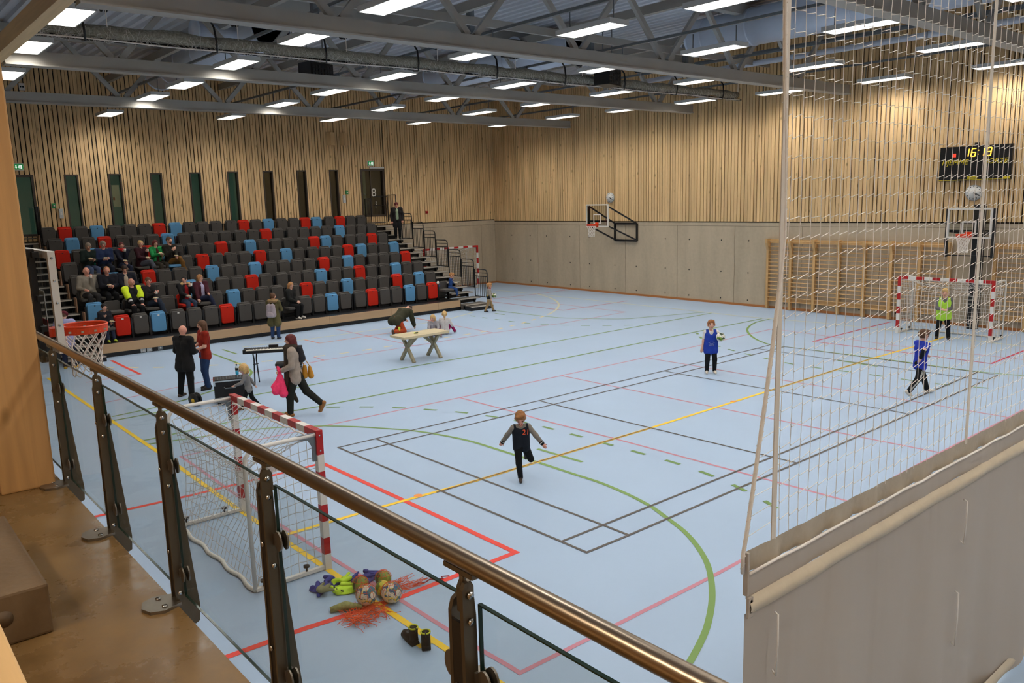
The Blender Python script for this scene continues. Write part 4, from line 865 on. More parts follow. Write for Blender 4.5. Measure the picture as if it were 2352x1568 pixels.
for r_ in range(NR):
    for i in range(24):
        col = ROWS[r_][i]; op = int((r_, i) in OPENED); pr = PR[col, op]
        lab = '%s %s grandstand seat, %s row from the front, %s from the left stairs' % (CN[col], 'opened' if op else 'folded', ORD[r_], ORD[i])
        loc = (seat_x(i), YD + DY * r_ + .45, ZD + DZ * r_)
        if (col, op) not in used: used.add((col, op)); pr.location = loc; pr['label'] = lab; root = pr
        else: root = dup(pr, loc, None, lab)
        if r_ == 0 and i in (1, 2, 3, 4):
            MB().box((-.03, -.008, .585), (.03, -.004, .625)).build('white_tag', M_white, root)

# ------------------------------------------------------------------ things on the court
t = thing('trestle_table', 'pale timber table on crossed legs standing on the court', 'table', (5.56, 5.68, 0), .02)
pl = MB()
for k in range(4): MB().box((-.74, -.34 + k * .172, .66), (.74, -.34 + k * .172 + .168, .725)).build('plank', M_table, t, bevel=.006)
for x in (-.44, .44):
    MB().bar((x, -.32, 0), (x, .20, .66), .075, .075).build('leg', M_tleg, t); MB().bar((x, .30, 0), (x, -.24, .66), .075, .075).build('leg', M_tleg, t)
    MB().bar((x, 0.0, .36), (x - math.copysign(.36, x), 0.0, .66), .07, .07, up=(0, 1, 0)).build('brace', M_tleg, t); MB().box((x - .04, -.3, .62), (x + .04, .3, .66)).build('cross_rail', M_tleg, t)
gv = thing('glove', 'small black and neon glove lying on the trestle table', 'glove', (5.42, 5.66, .727))
MB().ell((0, 0, .018), (.075, .045, .018)).ell((.06, .03, .016), (.04, .02, .014)).build('palm', mat('neon_glove', (170, 190, 40), .7), gv)
MB().ell((.01, -.02, .03), (.05, .03, .012)).build('cuff', M_black, gv)

# stage piano, its stand, and the bench
t = thing('keyboard', 'black digital piano with white keys on a folding stand', 'keyboard', (1.42, 5.82, .78), -.53)
MB().box((-.68, -.16, 0), (.68, .16, .07)).box((-.68, .02, .07), (.68, .16, .095)).box((-.68, -.16, .07), (-.61, .16, .095)).box((.61, -.16, .07), (.68, .16, .095)).build('body', M_black, t, bevel=.008)
wk = MB(); bkb = MB(); n = 52
for i in range(n):
    x = -.605 + i * 1.21 / n; wk.box((x + .001, -.155, .07), (x + 1.21 / n - .001, .02, .083))
    if i % 7 not in (2, 6) and i < n - 1: bkb.box((x + 1.21 / n - .006, -.06, .083), (x + 1.21 / n + .006, .02, .093))
wk.build('white_key', mat('ivory_keys', (226, 220, 206), .4), t)['kind'] = 'stuff'; bkb.build('black_key', M_black, t)['kind'] = 'stuff'
MB().box((-.1, .07, .095), (.12, .15, .15)).build('control_box', M_black, t); kn = MB()
for i in range(8): kn.cyl((-.5 + i * .05, .09, .095), (-.5 + i * .05, .09, .11), .012, 10)
kn.build('knob', M_galv, t)
MB().path([(.3, .12, .09), (.45, .2, .12), (.6, .28, -.1)], .006, 5).build('cable', M_black, t)
t = thing('keyboard_stand', 'black folding tube stand under the digital piano', 'stand', (1.42, 5.82, 0), -.53)
for x in (-.45, .45):
    MB().path([(x, -.22, .0), (x, -.02, .62), (x, -.12, .775), (x, .12, .775)], .016, 8).build('leg', M_black, t); MB().path([(x + .05, .22, .0), (x + .05, .0, .62), (x + .05, .12, .775)], .016, 8).build('leg', M_black, t)
    MB().cyl((x - .02, -.05, .5), (x + .08, .05, .5), .012, 6).build('hinge', M_black, t)
MB().cyl((-.45, .1, .76), (.5, .1, .76), .014, 8).build('crossbar', M_black, t)
t = thing('piano_bench', 'black padded piano bench beside the walking woman', 'bench', (1.72, 5.62, 0), -.53)
MB().box((-.32, -.17, .44), (.32, .17, .51)).build('cushion', mat('black_vinyl', (26, 24, 24), .4), t, bevel=.025)
MB().box((-.29, -.15, .34), (.29, .15, .38)).build('frame', M_black, t); sp = MB()
for x in (-.24, .24):
    for y in (-.1, .1): sp.bar((x, y, .38), (-x * .2, y, .44), .03, .02)
sp.build('height_lever', M_black, t)
for x in (-.27, .27):
    for y in (-.13, .13): MB().box((x - .02, y - .02, 0), (x + .02, y + .02, .34)).build('leg', M_black, t)

# loudspeaker trunk with things on it
t = thing('equipment_case', 'black wheeled equipment case with silver rim behind the near goal', 'case', (-.10, 4.72, 0), -.35)
MB().box((-.33, -.24, .07), (.33, .24, .52)).build('body', mat('case_black', (22, 20, 20), .6, 0, .4, (60., .15)), t, bevel=.012)
MB().box((-.34, -.25, .52), (.34, .25, .55)).box((-.34, -.25, .44), (-.30, -.21, .52)).box((.30, -.25, .44), (.34, -.21, .52)).build('metal_rim', M_chrome, t)
MB().box((-.30, -.21, .55), (.30, .21, .56)).build('mixer_face', M_black, t); kn = MB()
for i in range(9):
    for j in range(4): kn.cyl((-.25 + i * .06, -.15 + j * .09, .56), (-.25 + i * .06, -.15 + j * .09, .575), .012, 8)
kn.build('mixer_knob', M_galv, t)
MB().path([(-.12, -.25, .40), (-.1, -.28, .38), (.1, -.28, .38), (.12, -.25, .40)], .012, 6).build('handle', M_galv, t)
for x in (-.25, .25): MB().cyl((x - .03, -.17, .05), (x + .03, -.17, .05), .05, 14).cyl((x - .03, .17, .05), (x + .03, .17, .05), .05, 14).build('wheel', M_black, t)
t = thing('drink_bottle', 'clear sports bottle of blue drink standing on the black case', 'bottle', (.12, 4.82, .576))
MB().path([(0, 0, 0), (0, 0, .01), (0, 0, .09)], [.03, .034, .034], 14).build('blue_drink', mat('blue_drink', (40, 170, 214), .2), t)
MB().path([(0, 0, .09), (0, 0, .16), (0, 0, .20)], [.034, .034, .014], 14).build('upper_body', mat('clear_plastic', (176, 190, 196), .15), t)
MB().cyl((0, 0, .10), (0, 0, .15), .0355, 14).build('label', M_black, t); MB().cyl((0, 0, .20), (0, 0, .235), .016, 12).build('cap', M_black, t)
t = thing('cable_reel', 'round black cable reel with a yellow hub on the floor behind the goal', 'reel', (-.80, 4.95, 0), .35)
MB().cyl((-.06, 0, .15), (-.045, 0, .15), .15, 24).cyl((.045, 0, .15), (.06, 0, .15), .15, 24).build('flange', M_black, t)
MB().cyl((-.045, 0, .15), (.045, 0, .15), .1, 20).build('cable_drum', M_black, t); MB().cyl((.06, 0, .13), (.065, 0, .13), .05, 16).cyl((-.065, 0, .13), (-.06, 0, .13), .05, 16).build('hub', mat('hub_yellow', (214, 170, 30), .5), t)

# a pair of boots on the goal line
for k, (x, y, rz, lab) in enumerate(((-2.66, -6.36, .5, 'left black winter boot of the pair on the yellow line'), (-2.60, -6.52, .05, 'right black winter boot of the pair on the yellow line'))):
    t = thing('boot', lab, 'boot', (x, y, 0), rz - .6, 'pair of black boots')
    MB().path([(0, -.07, .05), (0, .0, .055), (0, .10, .045), (0, .15, .04)], [.042, .045, .045, .03], 12).path([(0, -.045, .05), (0, -.045, .14), (0, -.05, .175)], [.045, .044, .05], 12).build('upper', mat('black_nubuck', (34, 28, 24), .75, 0, .3, (40., .2)), t)
    MB().path([(0, -.085, .014), (0, .03, .014), (0, .165, .016)], [.044, .046, .036], 10).build('sole', mat('dark_sole', (20, 17, 15), .8), t)
    rg = MB().path([(.045 * math.cos(a), -.05 + .045 * math.sin(a), .18) for a in [2 * PI * i / 14 for i in range(14)]], .008, 5, closed=True); rg.build('neon_collar', mat('neon_lining', (196, 200, 40), .6), t)
    MB().bar((-.03, .03, .095), (.035, .04, .095), .03, .01).bar((-.03, .0, .125), (.035, .0, .125), .025, .01).build('strap', M_black, t)
    MB().path([(0, -.095, .15), (0, -.12, .19), (0, -.09, .2)], .006, 5).build('pull_loop', M_black, t)

# ------------------------------------------------------------------ gallery balustrade
PX, RX, RZ = -5.52, -5.53, 3.43
PYS = [-5.85, -6.92, -7.99, -9.06, -10.14, -11.24, -12.34, -13.44]
t = thing('handrail', 'round brown-grey stainless handrail along the top of the glass railing', 'handrail', (RX, 0, RZ))
MB().path([(0, -16, 0), (0, -14, 0), (0, -8, 0), (0, -2, 0), (0, 1.9, 0)], .0225, 24).build('tube', M_rail, t)
for k, y in enumerate(PYS):
    bp = MB().box((-.014, y - .055, -.032), (.014, y + .055, -.020)).build('saddle', M_post, t)
    MB().cyl((0, y, -.03), (0, y, -.075), .008, 8).build('saddle_pin', M_post, bp)
pname = ['beyond the timber column', 'behind the timber column', 'third from the far end', 'fourth from the far end', 'in front of the near goal', 'nearest the bottom of the picture', 'out of frame', 'out of frame']
for k, y in enumerate(PYS):
    t = thing('railing_post', 'brown-grey steel plate railing post, %s' % ('%s visible from the timber column' % ORD[k - 1] if 0 < k < 6 else 'past the timber column' if k == 0 else 'near end of the gallery, %s' % ORD[k - 6]), 'post', (PX, y, 2.5), 0, 'steel posts of the glass railing')
    # twin plates, straight on the hall side of the gallery, tapering outwards to the foot
    prof = [(-.035, -.02), (.03, -.13), (.055, -.15), (.075, -.14), (.082, -.06), (.018, .80), (.012, .825), (-.005, .835), (-.022, .825), (-.03, .80)]
    MB().prism(prof, 'y', .022, .034).build('outer_plate', M_post, t)
    MB().prism([(-.035, -.02), (.0, -.03), (.0, .80), (-.006, .87), (-.016, .885), (-.028, .885), (-.036, .87), (-.037, .80)], 'y', -.034, -.022).build('inner_plate', M_post, t)
    MB().box((-.03, -.022, .02), (-.022, .022, .78)).build('web', mat('dark_web', (34, 28, 24), .5), t)
    MB().prism([(-.02, .80), (.012, .80), (.012, .86), (.004, .875), (-.012, .875), (-.02, .86)], 'y', -.012, .012).build('head_bracket', M_post, t)
    bl = MB()
    for z in (.855, .79, .55, .05): bl.cyl((-.018, -.036, z), (-.018, -.042, z), .009, 12)
    for z in (.62, .24): bl.cyl((-.04, 0, z), (-.034, 0, z), .009, 10)
    bl.build('bolt', M_chrome, t)
    for z in (.64, .14):
        for s_ in (-1, 1):
            c = MB()
            for x0, x1 in ((-.010, -.004), (.014, .020)): c.prism([(s_ * (.034 + .03 * 1) + .024 * math.cos(a), z + .034 * math.sin(a)) for a in [2 * PI * i / 20 for i in range(20)]], 'x', x0, x1)
            c.box((-.012, s_ * .03 - .012, z - .02), (.02, s_ * .03 + .012, z + .02)); c.build('glass_clamp', M_plate, t)
    fp = MB().prism([(-.02, -.055), (-.02, .055), (-.10, .085), (-.155, .06), (-.175, .0), (-.155, -.06), (-.10, -.085)], 'z', .0, .014).build('foot_plate', M_plate, t)
    MB().cyl((-.09, .045, .014), (-.09, .045, .019), .012, 10).cyl((-.09, -.045, .014), (-.09, -.045, .019), .012, 10).build('foot_bolt', M_chrome, fp)
for k, (a, c) in enumerate(zip(PYS, PYS[1:])):
    t = thing('glass_panel', 'clear glass railing panel, %s' % (('%s counted from the timber column towards the camera' % ORD[k - 1]) if 0 < k < 6 else 'just past the timber column' if k == 0 else 'at the near end of the gallery'), 'glass panel', (PX + .005, 0, 0), 0, 'glass panels of the railing')
    y0, y1, z0, z1 = c + .045, a - .045, 2.535, 3.325
    MB().box((-.0045, y0, z0), (.0045, y1, z1)).build('pane', M_glass, t)
    e = .004
    MB().box((-.005, y0 - e, z1), (.005, y1 + e, z1 + e)).box((-.005, y0 - e, z0 - e), (.005, y1 + e, z0)).box((-.005, y0 - e, z0), (.005, y0, z1)).box((-.005, y1, z0), (.005, y1 + e, z1)).build('polished_edge', M_glassedge, t)

# timber column, its neighbour out of frame, the plinth block, the plank bottom left
struct(MB().box((-5.90, -6.88, 2.5), (-5.595, -6.35, ZC)).build('column', M_glulam, bevel=.012), 'knotty glued timber column beside the glass railing')
tag(MB().box((-6.62, -8.98, 2.502), (-6.02, -7.95, 2.72)).build('concrete_block', M_block, bevel=.012), 'brown concrete plinth block on the gallery floor by the column', 'block')
o = MB().cyl((-6.19, -8.978, 2.62), (-6.19, -8.984, 2.62), .034, 24).build('round_mark', concrete('concrete_mark', (104, 84, 62), .6, .1, 3), bpy.data.objects['concrete_block'])
t = thing('timber_bench', 'pale timber plank bench top in the bottom left corner', 'bench', (-6.31, 0, 3.1))
MB().box((-.5, -13.6, -.05), (0, -9.95, 0)).build('plank', wood('pale_plank', (226, 186, 130), 'y', .5, .1, 3., False, 0), t, bevel=.006)
for y in (-10.6, -12.8): MB().box((-.4, y - .05, -.6), (-.15, y + .05, -.05)).build('leg', M_glulam, t)

# ------------------------------------------------------------------ hanging divider: net above, grey tarpaulin below
CY, CX0, CX1, CZT = -10.4, -3.12, 13.0, 2.40
t = thing('divider_curtain', 'hanging divider with white net above and grey tarpaulin below', 'curtain', (CX0, CY, 0))
m, N, L, b = nodes_mat('grey_tarpaulin')
geo = N.new('ShaderNodeNewGeometry'); mp = N.new('ShaderNodeMapping'); mp.inputs['Scale'].default_value = (2.2, 2.2, .5); L.new(geo.outputs['Position'], mp.inputs[0])
n = N.new('ShaderNodeTexNoise'); n.inputs['Scale'].default_value = 1.6; n.inputs['Detail'].default_value = 1.5; n.inputs['Distortion'].default_value = .5; L.new(mp.outputs[0], n.inputs['Vector'])
bp = N.new('ShaderNodeBump'); bp.inputs['Strength'].default_value = .35; bp.inputs['Distance'].default_value = .05; L.new(n.outputs[0], bp.inputs['Height']); L.new(bp.outputs[0], b.inputs['Normal'])
b.inputs['Base Color'].default_value = (*lin((186, 174, 160)), 1); b.inputs['Roughness'].default_value = .55
M_tarp = m
def cloth(z0, z1, nz, off, amp, fr, ph=0., bulge=0.):
    nx = 220; vs = []; fs = []; Lx = CX1 - CX0
    for j in range(nz + 1):
        f = j / nz; z = z0 + (z1 - z0) * f
        for i in range(nx + 1):
            u = Lx * (i / nx) ** 1.35
            a = amp * (math.sin(u * fr + ph + .6 * math.sin(u * 1.3)) + .5 * math.sin(u * fr * 2.3 + 1.7 * ph + f)) * (.25 + .75 * (1 - f))
            vs.append((u, off + a - bulge * math.sin(PI * f), z))
    for j in range(nz):
        for i in range(nx): q = j * (nx + 1) + i; fs.append((q, q + 1, q + nx + 2, q + nx + 1))
    return MB().add(vs, fs, 0, True)
def ztop(u): return 0
cloth(.03, 2.06, 26, 0, .030, 4.3).build('tarpaulin', M_tarp, t, fixn=False)
cloth(2.05, 2.16, 6, -.012, .004, 6., 1., .03).build('tube_pocket', mat('pocket_cloth', (214, 198, 172), .6, 0, .4, (9., .04), (9., .15)), t, fixn=False)
cloth(2.15, 2.295, 6, -.006, .006, 7., 2.).build('upper_band', M_tarp, t, fixn=False)
cloth(2.285, 2.41, 8, .0, .012, 17., .5).build('top_edge_band', mat('top_band_cloth', (186, 172, 150), .5, 0, .4, (12., .06), (9., .35)), t, fixn=False)
cloth(.03, .16, 4, -.012, .004, 6., 3., .02).build('bottom_pocket', MATS['pocket_cloth'], t, fixn=False)
MB().path([(u * .25, -.022 + .003 * math.sin(u * 3.), 2.295 + .004 * math.sin(u * 2.1)) for u in range(65)], .0085, 6).build('lashing_rope', M_rope, t)
MB().cyl((.012, -.03, 2.085), (.012, -.012, 2.085), .011, 10).cyl((.012, -.03, 2.11), (.012, -.012, 2.11), .011, 10).cyl((.012, -.03, 2.14), (.012, -.012, 2.14), .011, 10).build('eyelet', M_black, t)
MB().box((-.012, -.03, 2.05), (.03, -.012, 2.165)).box((-.012, -.02, 2.17), (.004, .01, 2.41)).build('end_tab', M_tarp, t, bevel=.004)
# net
NZ0, NZ1, CE = 2.40, 7.3, .10
zz = [NZ0 + CE * k for k in range(int((NZ1 - NZ0) / CE) + 1)]
nb = MB(); nc = int(13.0 / .1)
def edge_x(z): return .0 + .24 * min(1, max(0, (z - 2.4) / 1.6)) ** .8 + .03 * math.sin(z * 2)
jit = RNG.uniform(-.004, .004, (nc + 1, 80)); sw = RNG.uniform(.6, 1.3, (nc + 1, 80))
def PT(i, j):
    z = zz[j]; x = .30 + .1 * i
    if i == 0: return Vector((edge_x(z), 0, z))
    return Vector((x - .1 + .004 * math.sin(j * .7 + i), .008 * math.sin(i * .31 + j * .2), z + jit[i, j]))
xsk = [i for i in range(nc + 1)]
for i in xsk[1:]:
    near = i < 75
    nb.path([PT(i, j) for j in range(0, len(zz), 1 if near else 2)], .0021 if near else .0022, 3, caps=False)
for j in range(1, len(zz)):
    for i in range(nc):
        a, c = PT(i, j), PT(i + 1, j); h = .009 * sw[i, j]
        if i < 75:
            nb.path([a + Vector((0, 0, 0)), a + Vector((.008, 0, -h)), c + Vector((-.004, 0, h * .9)), c], .0021, 3, caps=False)
        else: nb.path([a, c], .002, 3, caps=False)
no = nb.build('net', M_rope, t, fixn=False)
rp = MB(); tw = []
rp.path([(edge_x(z), 0, z) for z in [2.30 + .1 * k for k in range(51)]], .011, 7)
for k in range(340):
    z = 2.31 + k * .0147
    if z < 7.2: tw.append((edge_x(z) + .0115 * math.cos(k * 1.9), .0115 * math.sin(k * 1.9), z))
rp.path(tw, .0035, 4); rp.build('edge_rope', M_rope, t)
for k, x in enumerate((.245, 2.76, 5.3, 7.9, 10.4)):
    MB().box((x - .02, -.004, 2.38), (x + .02, .002, 7.3)).build('webbing_strap', mat('cream_webbing', (232, 222, 208), .8), t)
m_cord = mat('white_tie_cord', (236, 230, 222), .7)
for x, z1, z0 in ((.235, 1.99, 1.64), (.20, 1.20, .85), (2.73, 1.96, 1.63), (2.69, 1.25, .83), (5.25, 1.96, 1.6)):
    MB().path([(x + .018, -.02, z1), (x, -.05, z1 + .002), (x - .003, -.055, (z0 + z1) / 2), (x - .008, -.05, z0), (x + .008, -.02, z0 + .01)], .006, 6).build('tie_cord', m_cord, t)
MB().cyl((0, 0, 7.32), (16.0, 0, 7.32), .04, 10).build('carrier_tube', M_black, t)

# ------------------------------------------------------------------ balls, ball net, bibs
def ball_mat(name, base, cols, sc, thr=.5):
    m, N, L, b = nodes_mat(name); tc = N.new('ShaderNodeTexCoord'); v = N.new('ShaderNodeTexVoronoi'); v.inputs['Scale'].default_value = sc; L.new(tc.outputs['Object'], v.inputs['Vector'])
    v2 = N.new('ShaderNodeTexVoronoi'); v2.inputs['Scale'].default_value = sc * 2.2; L.new(tc.outputs['Object'], v2.inputs['Vector'])
    cr = N.new('ShaderNodeValToRGB'); cr.color_ramp.interpolation = 'CONSTANT'; e = cr.color_ramp.elements
    e[0].position = 0; e[0].color = (*lin(cols[0]), 1); e[1].position = .3; e[1].color = (*lin(cols[1]), 1)
    for p_, c in ((.55, cols[2]), (.75, cols[3])): q = e.new(p_); q.color = (*lin(c), 1)
    sx = N.new('ShaderNodeSeparateColor'); L.new(v2.outputs['Color'], sx.inputs[0]); L.new(sx.outputs[0], cr.inputs[0])
    mr = N.new('ShaderNodeMath'); mr.operation = 'GREATER_THAN'; mr.inputs[1].default_value = thr; L.new(v.outputs['Distance'], mr.inputs[0])
    mx = N.new('ShaderNodeMix'); mx.data_type = 'RGBA'; L.new(mr.outputs[0], mx.inputs[0]); mx.inputs[6].default_value = (*lin(base), 1); L.new(cr.outputs[0], mx.inputs[7]); L.new(mx.outputs[2], b.inputs['Base Color']); b.inputs['Roughness'].default_value = .4
    return m
M_ballw = ball_mat('patterned_white_ball', (234, 226, 206), ((40, 96, 140), (226, 190, 40), (236, 224, 150), (60, 120, 130)), 15., .52)
M_ballg = ball_mat('green_handball', (132, 158, 56), ((90, 70, 60), (60, 80, 50), (120, 150, 60), (150, 120, 80)), 10.)
M_bally = ball_mat('yellow_ball', (206, 180, 40), ((226, 120, 40), (90, 120, 40), (200, 190, 60), (220, 200, 60)), 10.)
def ball(lab, c, r, m, group='footballs', panels=True):
    o = tag(MB().ell((0, 0, 0), r, 0, 24, 16).build('ball', m, None, c), lab, 'ball', group)
    sm = MB(); tt = (1 + 5 ** .5) / 2
    for s1 in (-1, 1):
        for s2 in (-1, 1):
            for v in ((0, s1, s2 * tt), (s1, s2 * tt, 0), (s2 * tt, 0, s1)):
                d = Vector(v).normalized(); u = d.orthogonal().normalized(); w_ = d.cross(u)
                ring = [(d * .92 + (u * math.cos(2 * PI * i / 5) + w_ * math.sin(2 * PI * i / 5)) * .38).normalized() * r * 1.002 for i in range(6)]
                sm.path([(a.lerp(c_, k / 2)).normalized() * r * 1.002 for a, c_ in zip(ring, ring[1:]) for k in (0, 1)], r * .014, 3, caps=False)
    sm.build('seam', mat('ball_seam', (120, 110, 96), .6), o)
    return o
ball('white football with blue and yellow flowers, nearest of the balls in the orange net', (-2.60, -5.40, .112), .112, M_ballw)
ball('white football with blue and yellow flowers, right of the balls in the orange net', (-2.37, -5.54, .112), .112, M_ballw)
ball('green handball at the left of the orange ball net', (-2.50, -5.10, .09), .09, M_ballg)
ball('yellow-green ball half hidden behind the white footballs', (-2.24, -5.15, .09), .09, M_ballg)
ball('yellow ball peeking between the two white footballs', (-2.36, -5.34, .085), .085, M_bally)
t = thing('ball_net', 'orange string ball net spilled around the footballs', 'net', (-2.5, -5.4, 0))
M_on = mat('orange_cord', (222, 88, 40), .7); nb = MB(); rr_ = random.Random(3)
def wig(p0, p1, n, a):
    p0 = Vector(p0); p1 = Vector(p1); return [p0.lerp(p1, k / n) + Vector((rr_.uniform(-a, a), rr_.uniform(-a, a), abs(rr_.uniform(0, a)) * .6)) for k in range(n + 1)]
for k in range(75):
    a = rr_.uniform(0, 2 * PI); c = Vector((rr_.uniform(-.42, -.05), rr_.uniform(-.34, .0), .02)); d = Vector((math.cos(a), math.sin(a), 0)) * rr_.uniform(.1, .22)
    nb.path(wig(c - d, c + d, 6, .03), .0035, 4, caps=False)
for k in range(26):
    nb.path(wig((.18, -.02 + rr_.uniform(-.1, .2), .03), (.62 + rr_.uniform(-.2, .1), rr_.uniform(-.1, .25), .015), 8, .04), .0032, 4, caps=False)
for cx, cy, r in ((-.10, 0, .116), (.13, -.14, .116), (0, .30, .094), (.26, .25, .094)):   # meshes stretched over the balls
    for k in range(5):
        a = PI * k / 5 + cx; d = Vector((math.cos(a), math.sin(a), 0))
        nb.path([Vector((cx, cy, r)) + d * r * 1.03 * math.cos(q) + Vector((0, 0, r * 1.03 * math.sin(q))) for q in [PI * i / 12 for i in range(13)]], .0024, 3, caps=False)
    for z in (.35, .7): nb.path([Vector((cx + r * 1.03 * math.cos(PI / 2 * z) * math.cos(q), cy + r * 1.03 * math.cos(PI / 2 * z) * math.sin(q), r + r * 1.03 * math.sin(PI / 2 * z))) for q in [2 * PI * i / 16 for i in range(16)]], .0024, 3, closed=True)
nb.build('netting', M_on, t)
MB().path(wig((.5, .0, .012), (.92, -.08, .012), 8, .03), .007, 6).build('draw_cord', mat('dark_red_cord', (140, 30, 36), .7), t)
tag(MB().path([(-.16, 0, .03), (0, .02, .05), (.17, 0, .025)], [.03, .05, .02], 10).build('shin_guard', mat('pale_guard', (150, 150, 96), .7, 0, .4, (30., .3)), None, (-2.83, -5.36, 0), -.5), 'pale green bundle lying left of the white footballs', 'guard')

def surf(prims, vox, k=.03, sub=(), mi=0):
    """smooth union of round cones / ellipsoids as one closed surface (surface nets); prims: (a, b, ra, rb) or ('e', centre, radii[, 3x3 axes])"""
    lo = np.array([1e9] * 3); hi = -lo; P = []
    for q in prims:
        if q[0] == 'e':
            c = np.array(q[1], float); r = np.array(q[2], float); P.append(('e', c, r, np.array(q[3], float) if len(q) > 3 else None)); m_ = r.max(); lo = np.minimum(lo, c - m_); hi = np.maximum(hi, c + m_)
        else:
            a, b, ra, rb = q; a = np.array(a, float); b = np.array(b, float); P.append((a, b, ra, rb))
            for p, r in ((a, ra), (b, rb)): lo = np.minimum(lo, p - r); hi = np.maximum(hi, p + r)
    lo -= 2.5 * vox; hi += 2.5 * vox; n = np.ceil((hi - lo) / vox).astype(int) + 1
    ax = [lo[i] + vox * np.arange(n[i]) for i in range(3)]; G = np.stack(np.meshgrid(*ax, indexing='ij'), -1).astype(np.float32)
    def dist(q):
        if isinstance(q[0], str):
            d = G - q[1].astype(np.float32)
            if q[3] is not None: d = d @ q[3].T.astype(np.float32)
            d = d / q[2].astype(np.float32); l = np.sqrt((d * d).sum(-1)); return (l - 1) * q[2].min()
        a, b, ra, rb = q; ab = b - a; L2 = float(ab @ ab)
        if L2 < 1e-12: return np.linalg.norm(G - a.astype(np.float32), axis=-1) - ra
        t = np.clip(((G - a.astype(np.float32)) @ ab.astype(np.float32)) / L2, 0, 1)
        return np.linalg.norm(G - a.astype(np.float32) - t[..., None] * ab.astype(np.float32), axis=-1) - (ra + t * (rb - ra))
    D = None
    for q in P:
        d = dist(q)
        if D is None: D = d
        else: h = np.clip(.5 + .5 * (D - d) / k, 0, 1); D = D * (1 - h) + d * h - k * h * (1 - h)
    for q in sub:
        if q[0] == 'e': q = ('e', np.array(q[1], float), np.array(q[2], float), np.array(q[3], float) if len(q) > 3 else None)
        else: q = (np.array(q[0], float), np.array(q[1], float), q[2], q[3])
        D = np.maximum(D, -dist(q))
    S = D < 0
    c = [S[i:n[0] - 1 + i, j:n[1] - 1 + j, l:n[2] - 1 + l] for i in (0, 1) for j in (0, 1) for l in (0, 1)]
    cnt = sum(x.astype(np.int8) for x in c); cell = (cnt > 0) & (cnt < 8); idx = -np.ones(cell.shape, int); ci = np.argwhere(cell); idx[cell] = np.arange(len(ci))
    acc = np.zeros((len(ci), 3)); num = np.zeros(len(ci))
    for e in range(3):
        o1, o2 = [q for q in range(3) if q != e]
        for u in (0, 1):
            for v in (0, 1):
                p = ci.copy(); p[:, o1] += u; p[:, o2] += v; p2 = p.copy(); p2[:, e] += 1
                d1 = D[tuple(p.T)]; d2 = D[tuple(p2.T)]; x = (d1 < 0) != (d2 < 0); t = np.where(x, d1 / np.where(x, d1 - d2, 1), 0)
                pt = p.astype(float); pt[:, e] += t; acc[x] += pt[x]; num += x
    V = lo + vox * acc / num[:, None]; F = []
    for e in range(3):
        o1, o2 = [(1, 2), (2, 0), (0, 1)][e]
        sl = [slice(None)] * 3; sl2 = [slice(None)] * 3; sl[e] = slice(0, n[e] - 1); sl2[e] = slice(1, n[e])
        X = np.argwhere(S[tuple(sl)] != S[tuple(sl2)]); X = X[(X[:, o1] > 0) & (X[:, o2] > 0) & (X[:, o1] < n[o1] - 1) & (X[:, o2] < n[o2] - 1)]
        ins = S[tuple(X.T)]; q = []
        for du, dv in ((-1, -1), (0, -1), (0, 0), (-1, 0)):
            p = X.copy(); p[:, o1] += du; p[:, o2] += dv; q.append(idx[tuple(p.T)])
        Q = np.stack(q, 1); F.append(np.where(ins[:, None], Q, Q[:, ::-1]))
    F = np.concatenate(F); F = F[(F >= 0).all(1)]
    return V, F
def surf_obj(name, m, parent, prims, vox, k=.03, sub=(), loc=None, rotz=0., extra=None, mats=None):
    V, F = surf(prims, vox, k, sub); b = MB(); b.v = [tuple(v) for v in V]; b.f = [list(map(int, f)) for f in F]; b.m = [0] * len(F); b.sm = [True] * len(F)
    if extra: extra(b)
    return b.build(name, mats or m, parent, loc, rotz, fixn=False)
# crumpled bibs
def crumple(name, lab, loc, m, seed, sx, sy, h, n=9, trim=None):
    r = random.Random(seed); pr = []
    for k in range(n):
        a = Vector((r.uniform(-sx, sx), r.uniform(-sy, sy), r.uniform(.015, h))); c = a + Vector((r.uniform(-.12, .12), r.uniform(-.10, .10), r.uniform(-.03, .03))); c.z = max(.015, c.z); pr.append((a, c, r.uniform(.014, .034), r.uniform(.010, .026)))
    pr.append(('e', (0, 0, .012), (sx * 1.15, sy * 1.15, .016)))
    o = tag(surf_obj(name, m, None, pr, .008, .018, loc=loc), lab, 'bib', 'bibs beside the goal')
    if trim: MB().path([(sx * .9 * math.cos(a) + .01 * math.sin(3 * a), sy * .95 * math.sin(a), .03 + .02 * math.sin(2 * a + 1)) for a in [2 * PI * i / 20 for i in range(14)]], .008, 5).build('piping', trim, o)
crumple('bib', 'blue training bib nearest the goal post in the heap', (-2.74, -4.72, 0), mat('blue_cloth', (44, 54, 130), .8), 4, .15, .10, .06, 10)
crumple('bib', 'neon yellow training bib in the heap beside the goal', (-2.60, -4.90, 0), mat('neon_cloth', (200, 232, 64), .8), 5, .12, .15, .09, 12, M_black)
crumple('bib', 'blue training bib behind the green handball', (-2.28, -4.86, 0), mat('blue_cloth', (44, 54, 130), .8), 8, .20, .09, .08, 12)
crumple('bib', 'grey-green cloth lying on the near blue bib', (-2.84, -4.86, .05), mat('sage_cloth', (130, 130, 96), .8), 9, .06, .05, .04, 5)

